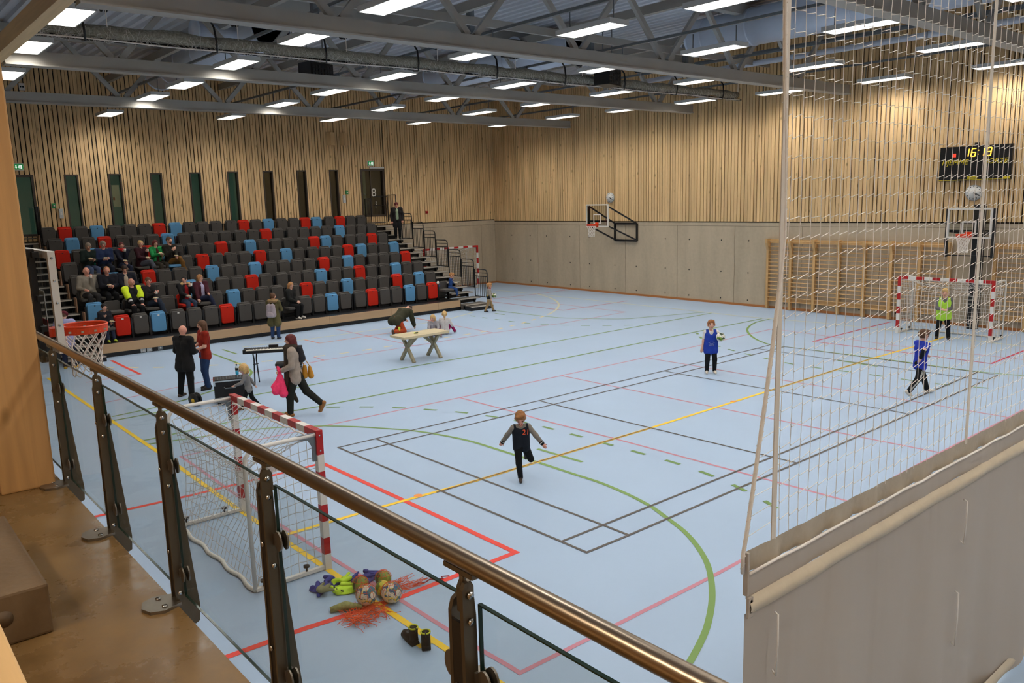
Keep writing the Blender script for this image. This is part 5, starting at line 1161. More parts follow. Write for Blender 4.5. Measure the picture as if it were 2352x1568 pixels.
# ------------------------------------------------------------------ people
def ik(a, t, l1, l2, pole):
    a = Vector(a); t = Vector(t); d = t - a; L = min(d.length, (l1 + l2) * .999); u = d.normalized(); t = a + u * L
    x = (l1 * l1 - l2 * l2 + L * L) / (2 * L); h = math.sqrt(max(l1 * l1 - x * x, 0)); p = Vector(pole); p = (p - u * p.dot(u))
    if p.length < 1e-5: p = u.orthogonal()
    return a + u * x + p.normalized() * h, t
SKIN = {'fair': (222, 170, 146), 'pink': (214, 150, 128), 'tan': (196, 146, 118)}
HAIR = dict(blond=(206, 168, 110), red=(150, 92, 50), auburn=(146, 96, 48), brown=(92, 62, 40), dark=(48, 32, 24), black=(26, 20, 18), grey=(140, 124, 108), darkred=(96, 30, 28), strawberry=(172, 120, 72))
def clothm(rgb, rough=.85): return mat('cloth_%d_%d_%d' % rgb, rgb, rough, 0, .25, (14., .10), (60., .25))
def person(lab, loc, heading, H, child=0., pelvis=None, spine=(0, 0, 1), twist=0., wl=None, wr=None, al=None, ar=None, yaw=0., pitch=0., girth=1., skin='fair', hair='brown', style='short',
           top=(60, 60, 60), sleeve=1., hem=.03, puff=0., bottom=(30, 30, 32), shoe=(30, 26, 24), boot=0., inner=None, vox=.018, ep=None, leg_pole=None, extra=None, spread=1., toes=None, group=None, bare_legs=False, pants=True, foot_dir=None):
    """local frame: x to the person's right, y forward, z up; returns (object, joints)"""
    hd = Vector(heading); rz = math.atan2(hd.y, hd.x) - PI / 2
    hs = 1 + child; hh = .132 * hs                       # head height as a share of the stature
    f = (1 - hh - .038) / (1 - .132 - .038); S = H
    hz = .50 * f * S; pel = Vector(pelvis) if pelvis is not None else Vector((0, 0, hz))
    up = Vector(spine).normalized(); sd = Vector((math.cos(twist), math.sin(twist), 0)); sd = (sd - up * sd.dot(up)).normalized(); fw = up.cross(sd)
    g = girth; w_sh = (.118 if child < .2 else .108) * S * f * (.96 + .04 * g) * spread; w_hip = .050 * S * f * g
    hipL, hipR = pel - Vector((w_hip, 0, 0)), pel + Vector((w_hip, 0, 0))
    waist = pel + up * .11 * S * f; chest = pel + up * .235 * S * f; shc = pel + up * .30 * S * f; nb_ = pel + up * .335 * S * f
    shL, shR = shc - sd * w_sh, shc + sd * w_sh
    # head
    cy, sy_ = math.cos(yaw), math.sin(yaw); hf = (fw * cy + sd * -sy_); hf = (hf * math.cos(pitch) + up * math.sin(pitch)).normalized(); hr = hf.cross(up).normalized(); hu = hr.cross(hf)
    R = hh * S * .5; hc = nb_ + up * (.02 * S) + (up * .75 + hu * .25).normalized() * R * .98 + hf * R * .12
    A3 = [list(hr), list(hf), list(hu)]
    ua, fa = .172 * S * f, .148 * S * f; thl, shl = .238 * S * f, .236 * S * f
    def arm(sh, w, s):
        t = Vector(w) if w is not None else sh - up * (ua + fa) * .985 + sd * s * .035 * S + fw * .03 * S
        pole = (-fw * .8 - up * .4 + sd * s * .55) if ep is None else Vector(ep) * 1 + sd * s * .4
        return ik(sh, t, ua, fa, pole)
    elL, wrL = arm(shL, wl, -1); elR, wrR = arm(shR, wr, 1)
    def leg(hp, a, s):
        t = Vector(a) if a is not None else Vector((hp.x * 1.1, 0, .042 * S))
        return ik(hp, t, thl, shl, Vector(leg_pole) if leg_pole else Vector((s * .15, 1, .1)))
    knL, anL = leg(hipL, al, -1); knR, anR = leg(hipR, ar, 1)
    r = lambda v: v * S * f
    def torso(e, ext=0.):
        q = r(.012) * 0
        P = [(hipL + up * r(.01), waist - sd * r(.035 * g), r(.056 * g) + e, r(.052 * g) + e), (hipR + up * r(.01), waist + sd * r(.035 * g), r(.056 * g) + e, r(.052 * g) + e),
             (waist - sd * r(.035 * g), chest - sd * r(.055), r(.052 * g) + e, r(.058 * g) + e), (waist + sd * r(.035 * g), chest + sd * r(.055), r(.052 * g) + e, r(.058 * g) + e),
             (chest - sd * r(.055), shL + sd * r(.03), r(.058) + e, r(.036) + e), (chest + sd * r(.055), shR - sd * r(.03), r(.058) + e, r(.036) + e), (shL, shR, r(.034) + e, r(.034) + e)]
        if g > 1.1: P.append((waist + fw * r(.03 * g), waist + up * r(.04) + fw * r(.025), r(.055 * g) + e, r(.05 * g) + e))
        return P
    def toe(an, kn, s):
        if toes is not None: d = Vector(toes[0 if s < 0 else 1])
        else: d = Vector((s * .12, 1, 0))
        return d.normalized()
    tL, tR = toe(anL, knL, -1), toe(anR, knR, 1); fl = .125 * S * f * (1 + .2 * child)
    hands = []
    def hand(el, wr_, s):
        d = (wr_ - el).normalized(); n_ = d.cross(fw if abs(d.dot(fw)) < .85 else up).normalized(); pw = n_.cross(d).normalized()
        pe = wr_ + d * r(.052); hands.append((wr_, pe, d, n_, pw, s)); return [(wr_, pe, r(.017), r(.019)), (wr_ + n_ * r(.010), pe + n_ * r(.014), r(.012), r(.012)), (wr_ - n_ * r(.010), pe - n_ * r(.014), r(.012), r(.012))]
    body = torso(0) + [(nb_ - up * r(.02), hc - hu * R * .5 - hf * R * .2, r(.033), r(.030)), ('e', hc + hu * R * .10 - hf * R * .08, (R * .74, R * .90, R * .88), A3), (hc - hu * R * .30 + hf * R * .25, hc - hu * R * .70 + hf * R * .42, R * .50, R * .30),
            (hc + hf * R * .80 - hu * R * .02, hc + hf * R * .98 - hu * R * .24, R * .09, R * .13),
            (hc + hr * R * .74 - hu * R * .0, hc + hr * R * .78 - hu * R * .26 - hf * R * .06, R * .15, R * .10), (hc - hr * R * .74, hc - hr * R * .78 - hu * R * .26 - hf * R * .06, R * .15, R * .10)]
    for sh, el, wr_, s in ((shL, elL, wrL, -1), (shR, elR, wrR, 1)): body += [(sh, el, r(.029), r(.024)), (el, wr_, r(.024), r(.016))] + hand(el, wr_, s)
    for hp, kn, an, td in ((hipL, knL, anL, tL), (hipR, knR, anR, tR)): body += [(hp, kn, r(.052 * min(g, 1.15)), r(.034)), (kn, an, r(.034), r(.023)), (an - td * r(.015) - Vector((0, 0, r(.015))), an + td * fl * .7 - Vector((0, 0, r(.02))), r(.022), r(.016))]
    sk = mat('skin_' + skin, SKIN[skin], .55, 0, .35, (30., .05)); eyem = mat('eye_dark', (42, 32, 28), .3); lipm = mat('lip', (176, 96, 88), .5)
    def details(b):
        for w0, pe, d, n_, pw, s in hands:
            curl = (up * -.25 + fw * .25) * .0
            for k, (o, ln) in enumerate(((-1.4, .040), (-.48, .047), (.48, .044), (1.4, .034))):
                p0 = pe + n_ * o * r(.0105) - d * r(.008); p1 = p0 + d * r(ln * .55); p2 = p1 + (d * .75 - pw * .55 * s).normalized() * r(ln * .5)
                b.path([p0, p1, p2], [r(.0068), r(.0062), r(.005)], 5, 0)
            p0 = w0 + d * r(.02) - n_ * r(.016); p1 = p0 + (d * .7 - n_ * .7).normalized() * r(.024); p2 = p1 + (d * .95 - n_ * .2).normalized() * r(.020)
            b.path([p0, p1, p2], [r(.0085), r(.0075), r(.0058)], 5, 0)
        for s in (-1, 1):
            e = hc + hf * R * .80 + hr * s * R * .30 + hu * R * .06
            b.ell(e, R * .085, 1, 8, 6); b.path([e + hr * R * .13 + hu * R * .16 + hf * R * .01, e + hu * R * .19 + hf * R * .05, e - hr * R * .13 + hu * R * .16 + hf * R * .01], R * .035, 5, 3)
        m0 = hc - hu * R * .50 + hf * R * .80
        b.path([m0 - hr * R * .22 - hf * R * .06, m0 + hf * R * .02, m0 + hr * R * .22 - hf * R * .06], [R * .04, R * .07, R * .04], 6, 2)
    hm = mat('hair_' + hair, HAIR[hair], .6, 0, .35, (50., .25), (90., .5))
    o = surf_obj('person', None, None, body, vox, r(.018), loc=loc, rotz=rz, extra=details, mats=[sk, eyem, lipm, hm])
    tag(o, lab, 'person', group)
    J = dict(o=o, pel=pel, waist=waist, chest=chest, shc=shc, nb=nb_, hc=hc, R=R, up=up, fw=fw, sd=sd, hf=hf, hu=hu, hr=hr, shL=shL, shR=shR, elL=elL, elR=elR, wrL=wrL, wrR=wrR, hipL=hipL, hipR=hipR, knL=knL, knR=knR, anL=anL, anR=anR, S=S, r=r, vox=vox, tL=tL, tR=tR, hands=hands)
    # hair
    if style != 'bald':
        cap = [('e', hc + hu * R * .16 - hf * R * .12, (R * .80, R * .96, R * .90), A3)]; face = [('e', hc + hf * R * .95 - hu * R * .42, (R * .66, R * .75, R * .86), A3)]
        if style in ('short', 'boy'): face.append((hc - hu * R * 1.2 + hf * R * .5, hc - hu * R * 1.1 - hf * R * .6, R * .66, R * .5))
        if style == 'receding': face[0] = ('e', hc + hf * R * .75 + hu * R * .1, (R * .78, R * .95, R * 1.3), A3); face.append((hc - hu * R * 1.2 + hf * R * .5, hc - hu * R * 1.1 - hf * R * .6, R * .66, R * .5))
        if style == 'boy': cap += [(hc + hu * R * .75 + hf * R * .35 - hr * R * .4, hc + hu * R * .62 + hf * R * .55 + hr * R * .4, R * .26, R * .3)]
        if style in ('long', 'longer'):
            ln = 1.9 if style == 'long' else 2.9
            for s in (-1, 1):
                cap += [(hc + hr * s * R * .62 - hf * R * .15, hc + hr * s * R * .70 - hu * R * ln * .8 + hf * R * .05, R * .34, R * .24)]
            cap += [(hc - hf * R * .55, hc - hf * R * .75 - hu * R * ln, R * .55, R * .36), (hc - hf * R * .5 - hr * R * .4, hc - hf * R * .6 - hr * R * .4 - hu * R * ln * .9, R * .4, R * .24), (hc - hf * R * .5 + hr * R * .4, hc - hf * R * .6 + hr * R * .4 - hu * R * ln * .9, R * .4, R * .24)]
        if style == 'bob': cap += [(hc + hr * s * R * .6 - hf * R * .2, hc + hr * s * R * .7 - hu * R * .8 - hf * R * .1, R * .36, R * .26) for s in (-1, 1)] + [(hc - hf * R * .5, hc - hf * R * .55 - hu * R * .9, R * .6, R * .4)]
        if style == 'pony': cap += [(hc - hf * R * .85 + hu * R * .3, hc - hf * R * 1.35 - hu * R * .1, R * .26, R * .28), (hc - hf * R * 1.35 - hu * R * .1, hc - hf * R * 1.3 - hu * R * 1.5, R * .28, R * .12)]
        if style == 'bun': cap += [(hc - hf * R * .8 + hu * R * .7, hc - hf * R * .9 + hu * R * .6, R * .36, R * .34)]
        surf_obj('hair', hm, o, cap, max(vox * .7, .009), R * .18, face)
    # clothes
    e = r(.005) + .003 + puff * .5
    tm = clothm(top); P = torso(e)
    if hem: P += [(hipL + up * r(.01), hipL - up * r(hem), r(.058 * g) + e, r(.060 * g) + e), (hipR + up * r(.01), hipR - up * r(hem), r(.058 * g) + e, r(.060 * g) + e)]
    P.append((nb_ - up * r(.03), nb_ + up * r(.0), r(.036) + e * .6, r(.034) + e * .5))
    for sh, el, wr_ in ((shL, elL, wrL), (shR, elR, wrR)):
        P.append((sh, el if sleeve > .5 else sh.lerp(el, sleeve * 2 * .62 + .1), r(.030) + e, r(.026) + e))
        if sleeve > .5: P.append((el, el.lerp(wr_, .96), r(.027) + e, r(.019) + e))
    subs = [('e', nb_ + up * r(.035) + fw * r(.02), (r(.042), r(.045), r(.055)))]
    J['top'] = surf_obj('top', tm, o, P, vox, r(.015) + e * .15, subs)
    if inner:    # strip of shirt seen between open jacket fronts
        b = MB(); wdt = r(.030); pts = [(waist - up * r(.04), .052 * g), (waist + up * r(.05), .058 * g), (chest, .062), (shc, .045)]
        vs = []
        for p, d in pts:
            q = p + fw * (r(d) + e * 1.12 + .006 + (r(.03) if g > 1.1 else 0)); vs += [q - sd * wdt, q + sd * wdt]
        b.add(vs, [(2 * i, 2 * i + 1, 2 * i + 3, 2 * i + 2) for i in range(3)], 0, True)
        surf_obj('shirt_front', clothm(inner), o, [(waist - up * r(.06) + fw * r(.032 * g), chest + fw * r(.03), r(.04 * g) + e, r(.040) + e), (chest + fw * r(.03), shc + fw * r(.012), r(.040) + e, r(.026) + e)], vox, .02)
    if pants:
        e2 = r(.007) + .003; bm_ = clothm(bottom)
        P = [(hipL, hipR, r(.060 * g) + e2, r(.060 * g) + e2)]
        for hp, kn, an in ((hipL, knL, anL), (hipR, knR, anR)):
            d = (an - kn).normalized(); P += [(hp, kn, r(.054 * min(g, 1.15)) + e2, r(.037) + e2), (kn, an - d * r(.01), r(.037) + e2, r(.028) + e2)]
        J['bottom'] = surf_obj('trousers', bm_, o, P, vox, r(.015))
    sm_ = mat('shoe_%d_%d_%d' % shoe, shoe, .6, 0, .4, (20., .1)); z_ = Vector((0, 0, 1))
    for kn, an, td in ((knL, anL, tL), (knR, anR, tR)):
        n_ = (z_ - td * td.z).normalized()
        P = [(an - td * r(.022) - n_ * r(.018), an + td * fl * .72 - n_ * r(.022), r(.027), r(.021)), (an, an + td * fl * .35 - n_ * r(.008), r(.027), r(.025))]
        if boot: P.append((an, an.lerp(kn, boot), r(.030), r(.038)))
        surf_obj('shoe', sm_, o, P, max(.007, vox * .7), r(.01))
    if extra: extra(J)
    return o, J
def part(J, name, rgb, prims, k=.02, sub=(), rough=.85, vox=None, m=None): return surf_obj(name, m or clothm(rgb, rough), J['o'], prims, vox or J['vox'], k, sub)

TOCAM = (-.64, -.77); LEFT = (-.763, .646); RIGHT = (.763, -.646); AWAY = (.64, .77)
def mix(a, b, f): return (a[0] * (1 - f) + b[0] * f, a[1] * (1 - f) + b[1] * f)

# running boy
def ex(J):
    r = J['r']
    e = r(.010) + .006
    part(J, 'vest_body', (26, 30, 38), [(J['hipL'] - J['up'] * r(.015), J['chest'] - J['sd'] * r(.05), r(.060) + e, r(.060) + e), (J['hipR'] - J['up'] * r(.015), J['chest'] + J['sd'] * r(.05), r(.060) + e, r(.060) + e), (J['chest'] - J['sd'] * r(.05), J['shL'] + J['sd'] * r(.02), r(.060) + e, r(.036) + e), (J['chest'] + J['sd'] * r(.05), J['shR'] - J['sd'] * r(.02), r(.060) + e, r(.036) + e)], .03, [('e', J['nb'] + J['fw'] * r(.03) + J['up'] * r(.02), (r(.05), r(.05), r(.055)))])
    p = J['chest'] + J['fw'] * (r(.060) + e + .012) - J['sd'] * r(.055) - J['up'] * r(.02)
    text('chest_number', '21', r(.105), p, mat('orange_print', (232, 92, 52), .7), J['o'], .1, .004, (PI / 2, 0, PI))
    for el, wr in (('elL', 'wrL'), ('elR', 'wrR')):
        a, b = J[el], J[wr]
        for k, c in enumerate(((30, 30, 34), (226, 222, 214), (30, 30, 34))): part(J, 'cuff', c, [(a.lerp(b, .84 + .055 * k), a.lerp(b, .87 + .055 * k), r(.024) + .012, r(.022) + .012)], .01, (), .8, .01)
person('running boy in navy vest jacket with grey sleeves and orange number', (1.17, -3.60, 0), (-.60, -.80), 1.13, .42, (0, 0, .53), (.02, .12, 1), .1, (-.33, .08, .56), (.31, -.12, .54), (-.08, -.30, .34), (.03, .06, .05), -.15, -.45,
       1.0, 'pink', 'auburn', 'boy', (132, 124, 114), 1, .02, .006, (18, 18, 20), (54, 40, 32), .25, vox=.011, extra=ex, toes=((.0, -.35, -1), (.05, 1, -.05)), ep=(0, -.6, -.3))
# boy in blue bib holding a ball
def ex(J):
    r = J['r']; e = r(.012) + .013
    part(J, 'bib', (36, 62, 158), [(J['hipL'] - J['up'] * r(.06), J['chest'] - J['sd'] * r(.05), r(.072) + e, r(.058) + e), (J['hipR'] - J['up'] * r(.06), J['chest'] + J['sd'] * r(.05), r(.072) + e, r(.058) + e), (J['chest'] - J['sd'] * r(.05), J['shL'] + J['sd'] * r(.035), r(.058) + e, r(.032) + e), (J['chest'] + J['sd'] * r(.05), J['shR'] - J['sd'] * r(.035), r(.058) + e, r(.032) + e)], .03, [('e', J['nb'] + J['fw'] * r(.05) - J['up'] * r(.005), (r(.045), r(.06), r(.075)))])
    b = MB(); p = J['waist'] + J['fw'] * (r(.066) + e + .010); wm = mat('bib_print', (150, 164, 204), .7)
    b.path([p + Vector((-.07, 0, .0)), p + Vector((0, .004, .035)), p + Vector((.07, 0, .0)), p + Vector((0, .004, -.03))], .005, 5, closed=True).build('bib_emblem', wm, J['o'])
    text('bib_lettering', 'umtro', .045, p + Vector((0, .002, -.07)), wm, J['o'], 0, .002, (PI / 2, 0, PI))
person('boy in blue bib and white shirt holding a white ball on his hip', (9.31, -1.10, 0), (-.70, -.71), 1.30, .34, (0, 0, .62), (0, 0, 1), 0., (-.24, .16, .86), (.22, .02, .55), (-.09, .02, .05), (.09, .02, .05), 0, .05,
       1., 'fair', 'red', 'boy', (226, 220, 212), .4, .02, .004, (16, 16, 18), (226, 214, 196), 0, vox=.013, extra=ex)
M_ballgreen = ball_mat('white_green_ball', (230, 228, 214), ((120, 150, 30), (236, 230, 216), (40, 60, 30), (160, 190, 50)), 8.)
hv = Vector((-.70, -.71)).normalized(); rt = Vector((hv.y, -hv.x))
bc = Vector((9.31, -1.10)) - rt * .19 + hv * .20; ball('white and green football carried by the boy in the blue bib', (bc.x, bc.y, .90), .105, M_ballgreen, 'carried balls')
# boy walking behind the net
def ex(J):
    r = J['r']
    for hp, kn, an, s in (('hipL', 'knL', 'anL', -1), ('hipR', 'knR', 'anR', 1)):
        b = MB()
        for d in (-.008, .006, .02): b.path([J[hp] + Vector((s * (r(.058)), d, 0)), J[kn] + Vector((s * r(.047), d, 0)), J[an] + Vector((s * r(.038), d, .03))], .0045, 4)
        b.build('white_stripe', M_white, J['o'])
    b = MB()
    for sh, el, wr, s in (('shL', 'elL', 'wrL', -1), ('shR', 'elR', 'wrR', 1)): b.path([J[sh] + Vector((s * .02, 0, r(.05))), J[sh].lerp(J[el], .5) + Vector((s * r(.045), 0, .01)), J[el] + Vector((s * r(.042), 0, 0))], .008, 4)
    b.build('shoulder_stripe', M_white, J['o'])
    for el, wr in (('elL', 'wrL'), ('elR', 'wrR')): part(J, 'undersleeve', (22, 24, 34), [(J[el].lerp(J[wr], .1), J[el].lerp(J[wr], .95), r(.030) + .012, r(.022) + .012)], .01)
person('boy in blue sports shirt and black striped trousers walking behind the net', (10.43, -5.48, 0), (.82, -.57), 1.41, .28, (0, 0, .66), (0, .06, 1), .15, (-.22, .26, .78), (.2, -.12, .82), (-.07, .24, .05), (.07, -.26, .09), 0, -.05,
       1., 'fair', 'brown', 'boy', (40, 58, 168), .5, .05, .008, (16, 16, 18), (224, 212, 196), 0, vox=.013, extra=ex, toes=((0, 1, .1), (0, .7, -.7)))
# goalkeeper
def ex(J):
    r = J['r']; e = r(.012) + .013
    part(J, 'bib', (178, 226, 74), [(J['hipL'] - J['up'] * r(.05), J['chest'] - J['sd'] * r(.05), r(.070) + e, r(.058) + e), (J['hipR'] - J['up'] * r(.05), J['chest'] + J['sd'] * r(.05), r(.070) + e, r(.058) + e), (J['chest'] - J['sd'] * r(.05), J['shL'] + J['sd'] * r(.035), r(.058) + e, r(.032) + e), (J['chest'] + J['sd'] * r(.05), J['shR'] - J['sd'] * r(.035), r(.058) + e, r(.032) + e)], .03, [('e', J['nb'] + J['fw'] * r(.05) - J['up'] * r(.005), (r(.045), r(.06), r(.085)))])
person('goalkeeper boy in yellow-green bib standing before the far goal', (17.25, -3.16, 0), (-.93, -.36), 1.46, .25, (0, 0, .70), (0, .02, 1), .1, (-.07, .22, .86), (.05, .24, .87), (-.15, .06, .05), (.14, -.05, .05), -.2, 0,
       1., 'fair', 'blond', 'boy', (112, 108, 108), 1, .03, .004, (16, 16, 18), (40, 36, 34), 0, vox=.017, extra=ex)

# walking woman with scarf and pink jacket
def ex(J):
    r = J['r']; fw, up, sd = J['fw'], J['up'], J['sd']; c = J['chest'] + fw * (r(.075)); n = J['nb']
    part(J, 'scarf', (62, 52, 42), [(n - sd * r(.045) + up * r(.005), n + fw * r(.06) - up * r(.01), r(.036), r(.04)), (n + sd * r(.045) + up * r(.005), n + fw * r(.06) - up * r(.01), r(.036), r(.04)), (n - sd * r(.04) - fw * r(.03), n + sd * r(.04) - fw * r(.03), r(.034), r(.034)),
        (n + fw * r(.06) - sd * r(.03), J['waist'] + fw * r(.085) - sd * r(.04), r(.034), r(.03)), (J['waist'] + fw * r(.085) - sd * r(.04), J['pel'] + fw * r(.12) - sd * r(.02) - up * r(.22), r(.034), r(.036)), (J['pel'] + fw * r(.12) - sd * r(.02) - up * r(.22), J['pel'] + fw * r(.10) - sd * r(.0) - up * r(.40), r(.036), r(.012)),
        (n + fw * r(.06) + sd * r(.03), J['waist'] + fw * r(.085) + sd * r(.045), r(.034), r(.03)), (J['waist'] + fw * r(.085) + sd * r(.045), J['pel'] + fw * r(.09) + sd * r(.05) - up * r(.20), r(.034), r(.045)), (J['pel'] + fw * r(.09) + sd * r(.05) - up * r(.20), J['pel'] + fw * r(.03) + sd * r(.04) - up * r(.33), r(.045), r(.02))], .03)
    part(J, 'rucksack', (40, 38, 42), [(J['chest'] - fw * r(.09) - up * r(.05), J['shc'] - fw * r(.075), r(.05), r(.045))], .02)
    for s in (-1, 1): MB().path([J['shc'] + sd * s * r(.08) - fw * r(.04), J['shc'] + sd * s * r(.085) + up * r(.05), J['chest'] + sd * s * r(.085) + fw * r(.07), J['waist'] + sd * s * r(.075) + fw * r(.03)], .012, 6).build('strap', M_black, J['o'])
    b = MB()
    for an, td in (('anL', 'tL'), ('anR', 'tR')): b.path([J[an] - J[td] * r(.03) - Vector((0, 0, r(.04))), J[an] + J[td] * r(.1) - Vector((0, 0, r(.043)))], r(.022), 8)
woman_o, JW = person('woman in beige sweater and long dark scarf walking with a pink jacket', (.48, 2.50, 0), (-.80, .60), 1.71, 0, (0, .05, .86), (0, .06, 1), .1, (-.14, .28, .98), (.20, .12, .84), (-.06, .20, .07), (.07, -.42, .22), .05, -.05,
       .96, 'fair', 'darkred', 'longer', (164, 148, 134), 1, .05, .012, (34, 34, 28), (150, 98, 44), .28, vox=.013, extra=ex, toes=((0, 1, .05), (.1, .45, -.9)))
bpy.data.materials['hair_darkred'].node_tree.nodes['Principled BSDF'].inputs['Base Color'].default_value = (.05, .018, .012, 1)
pj = thing('jacket', 'bright pink quilted jacket hanging from the walking woman’s hand', 'jacket', (.48, 2.50, 0), woman_o.rotation_euler[2])
w_ = JW['wrL'] + Vector((0, .04, -.06)); M_pink = mat('pink_quilt', (250, 62, 108), .7, 0, .3, (16., .12), (20., .8))
surf_obj('jacket_body', M_pink, pj, [(w_ + Vector((0, 0, .08)), w_ + Vector((-.01, .02, -.06)), .03, .04), (w_ + Vector((-.01, .02, -.06)), w_ + Vector((-.06, .10, -.34)), .05, .085), (w_ + Vector((-.01, .0, -.06)), w_ + Vector((-.03, -.04, -.40)), .05, .09), (w_ + Vector((0, .02, -.1)), w_ + Vector((-.03, .14, -.26)), .04, .06)], .012, .02)
MB().path([w_ + Vector((-.03, .0, .02)), w_ + Vector((-.04, .03, .11)), w_ + Vector((0, .05, .13)), w_ + Vector((.03, .02, .08))], [.03, .028, .03, .02], 8).build('hood', M_pink, pj)
hb = thing('handbag', 'mustard leather bag at the walking woman’s hip', 'bag', (.48, 2.50, 0), woman_o.rotation_euler[2])
q = JW['pel'] + Vector((.20, -.20, .02)); surf_obj('bag_body', mat('mustard_leather', (196, 134, 36), .5, 0, .4, (9., .1)), hb, [(q + Vector((0, .05, .10)), q + Vector((0, .06, -.10)), .04, .06), (q + Vector((0, -.05, .08)), q + Vector((0, -.07, -.10)), .035, .06)], .012, .03)
MB().path([q + Vector((0, .05, .12)), JW['shR'] + Vector((.02, .06, .06)), JW['shR'] + Vector((.02, -.06, .06)), q + Vector((0, -.05, .1))], .008, 6).build('bag_strap', mat('mustard_leather', (196, 134, 36), .5), hb)

# man and woman talking
def ex(J):
    r = J['r']; e = r(.006) + .008
    part(J, 'jacket_skirt', (26, 24, 24), [(J['waist'] - J['sd'] * r(.04), J['hipL'] - J['up'] * r(.09) - J['sd'] * r(.02), r(.06) + e, r(.068) + e), (J['waist'] + J['sd'] * r(.04), J['hipR'] - J['up'] * r(.09) + J['sd'] * r(.02), r(.06) + e, r(.068) + e)], .03)
    MB().path([J['nb'] - J['sd'] * r(.05) - J['fw'] * r(.01), J['nb'] - J['fw'] * r(.048) + J['up'] * r(.012), J['nb'] + J['sd'] * r(.05) - J['fw'] * r(.01)], r(.014), 8).build('collar', clothm((20, 19, 19)), J['o'])
person('bald man in black suit jacket seen from behind', (-.62, 5.96, 0), (.90, .44), 1.66, 0, (0, 0, .84), (0, .04, 1), .0, (-.14, .24, 1.02), (.12, .26, 1.02), (-.20, -.02, .06), (.22, -.10, .06), .25, -.05,
       1.12, 'pink', 'grey', 'bald', (26, 24, 24), 1, .08, .018, (18, 17, 17), (64, 44, 28), 0, vox=.014, extra=ex, spread=1.08)
person('long-haired woman in rust-red top and jeans facing the bald man', (.02, 6.45, 0), (-.93, .05), 1.66, 0, (0, 0, .84), (0, .0, 1), .0, (-.10, .26, .98), (.10, .28, 1.0), (-.09, .03, .06), (.09, -.04, .06), -.1, -.1,
       1.02, 'fair', 'brown', 'long', (142, 36, 20), .5, .03, .008, (38, 58, 92), (24, 20, 19), .35, vox=.014, toes=((-.2, 1, 0), (.3, 1, 0)))
# toddler
person('blond toddler in grey top and black leggings by the equipment case', (-.06, 3.78, 0), (-.85, .53), 1.02, .52, (0, 0, .46), (0, .14, 1), .1, (-.12, .24, .56), (.20, -.12, .44), (-.05, .16, .05), (.06, -.18, .07), .0, -.15,
       1.05, 'fair', 'blond', 'bob', (128, 124, 122), 1, .03, .006, (18, 18, 20), (110, 76, 48), .1, vox=.011)
# girl in parka with rucksack
def ex(J):
    r = J['r']; e = r(.006) + .012
    part(J, 'parka_skirt', (92, 84, 52), [(J['waist'] - J['sd'] * r(.03), J['hipL'] - J['up'] * r(.15) - J['sd'] * r(.02), r(.06) + e, r(.075) + e), (J['waist'] + J['sd'] * r(.03), J['hipR'] - J['up'] * r(.15) + J['sd'] * r(.02), r(.06) + e, r(.075) + e)], .03)
    n = J['nb']; b = [(n + (J['sd'] * math.cos(a) * r(.085) - J['fw'] * (math.sin(a) * r(.09) + r(.0))) - J['up'] * r(.0), n + (J['sd'] * math.cos(a + .5) * r(.085) - J['fw'] * (math.sin(a + .5) * r(.09))), r(.036), r(.036)) for a in [-.4 + .5 * i for i in range(8)]]
    part(J, 'fur_trim', (150, 122, 84), b, .02, m=mat('fur', (150, 122, 84), .95, 0, .2, (60., .4), (80., 1.)))
person('girl in olive parka with fur hood and grey rucksack facing the front row', (4.25, 12.08, 0), (.72, .69), 1.50, .12, (0, 0, .75), (0, .02, 1), .0, (-.12, .26, .95), (.14, .26, .95), (-.10, .0, .06), (.10, .0, .06), -.25, -.1,
       1.0, 'fair', 'brown', 'bun', (92, 84, 52), 1, .14, .02, (44, 66, 104), (24, 22, 22), .25, vox=.018, extra=ex)
rk = thing('rucksack', 'pale lilac-grey rucksack on the back of the girl in the olive parka', 'rucksack', (4.25, 12.08, 0), math.atan2(.69, .72) - PI / 2)
surf_obj('bag', mat('lilac_canvas', (158, 144, 148), .8, 0, .3, (12., .1), (30., .3)), rk, [(Vector((-.07, -.20, .82)), Vector((-.06, -.20, 1.10)), .09, .075), (Vector((.07, -.20, .82)), Vector((.06, -.20, 1.10)), .09, .075)], .014, .03)
surf_obj('pocket', mat('lilac_canvas', (158, 144, 148), .8), rk, [(Vector((-.06, -.285, .80)), Vector((.06, -.285, .80)), .06, .06), (Vector((-.05, -.285, .87)), Vector((.05, -.285, .87)), .05, .05)], .014, .03)
MB().path([(-.05, -.16, 1.17), (-.02, -.14, 1.22), (.02, -.14, 1.22), (.05, -.16, 1.17)], .01, 6).build('grab_loop', mat('lilac_canvas', (158, 144, 148), .8), rk)

# crouching man
person('crouching man in olive puffer jacket and orange trousers behind the table', (7.55, 9.95, 0), (.93, .30), 1.72, 0, (.02, -.12, .46), (.05, .85, .42), .0, (-.22, .62, .36), (.22, .55, .2), (-.16, .05, .06), (.15, -.42, .12), 0, -.5,
       1.1, 'fair', 'dark', 'short', (56, 54, 36), 1, .05, .045, (170, 66, 30), (74, 56, 40), 0, vox=.018, toes=((0, 1, 0), (0, .15, -1)), leg_pole=(.1, 1, .5))
o = surf_obj('shoe_sole', mat('neon_sole', (214, 224, 70), .6), None, [((0, 0, .05), (0, 0, .22), .035, .042)], .01, .01, loc=(7.40, 9.66, 0), rotz=.3); tag(o, 'upright neon yellow shoe sole beside the crouching man', 'shoe')
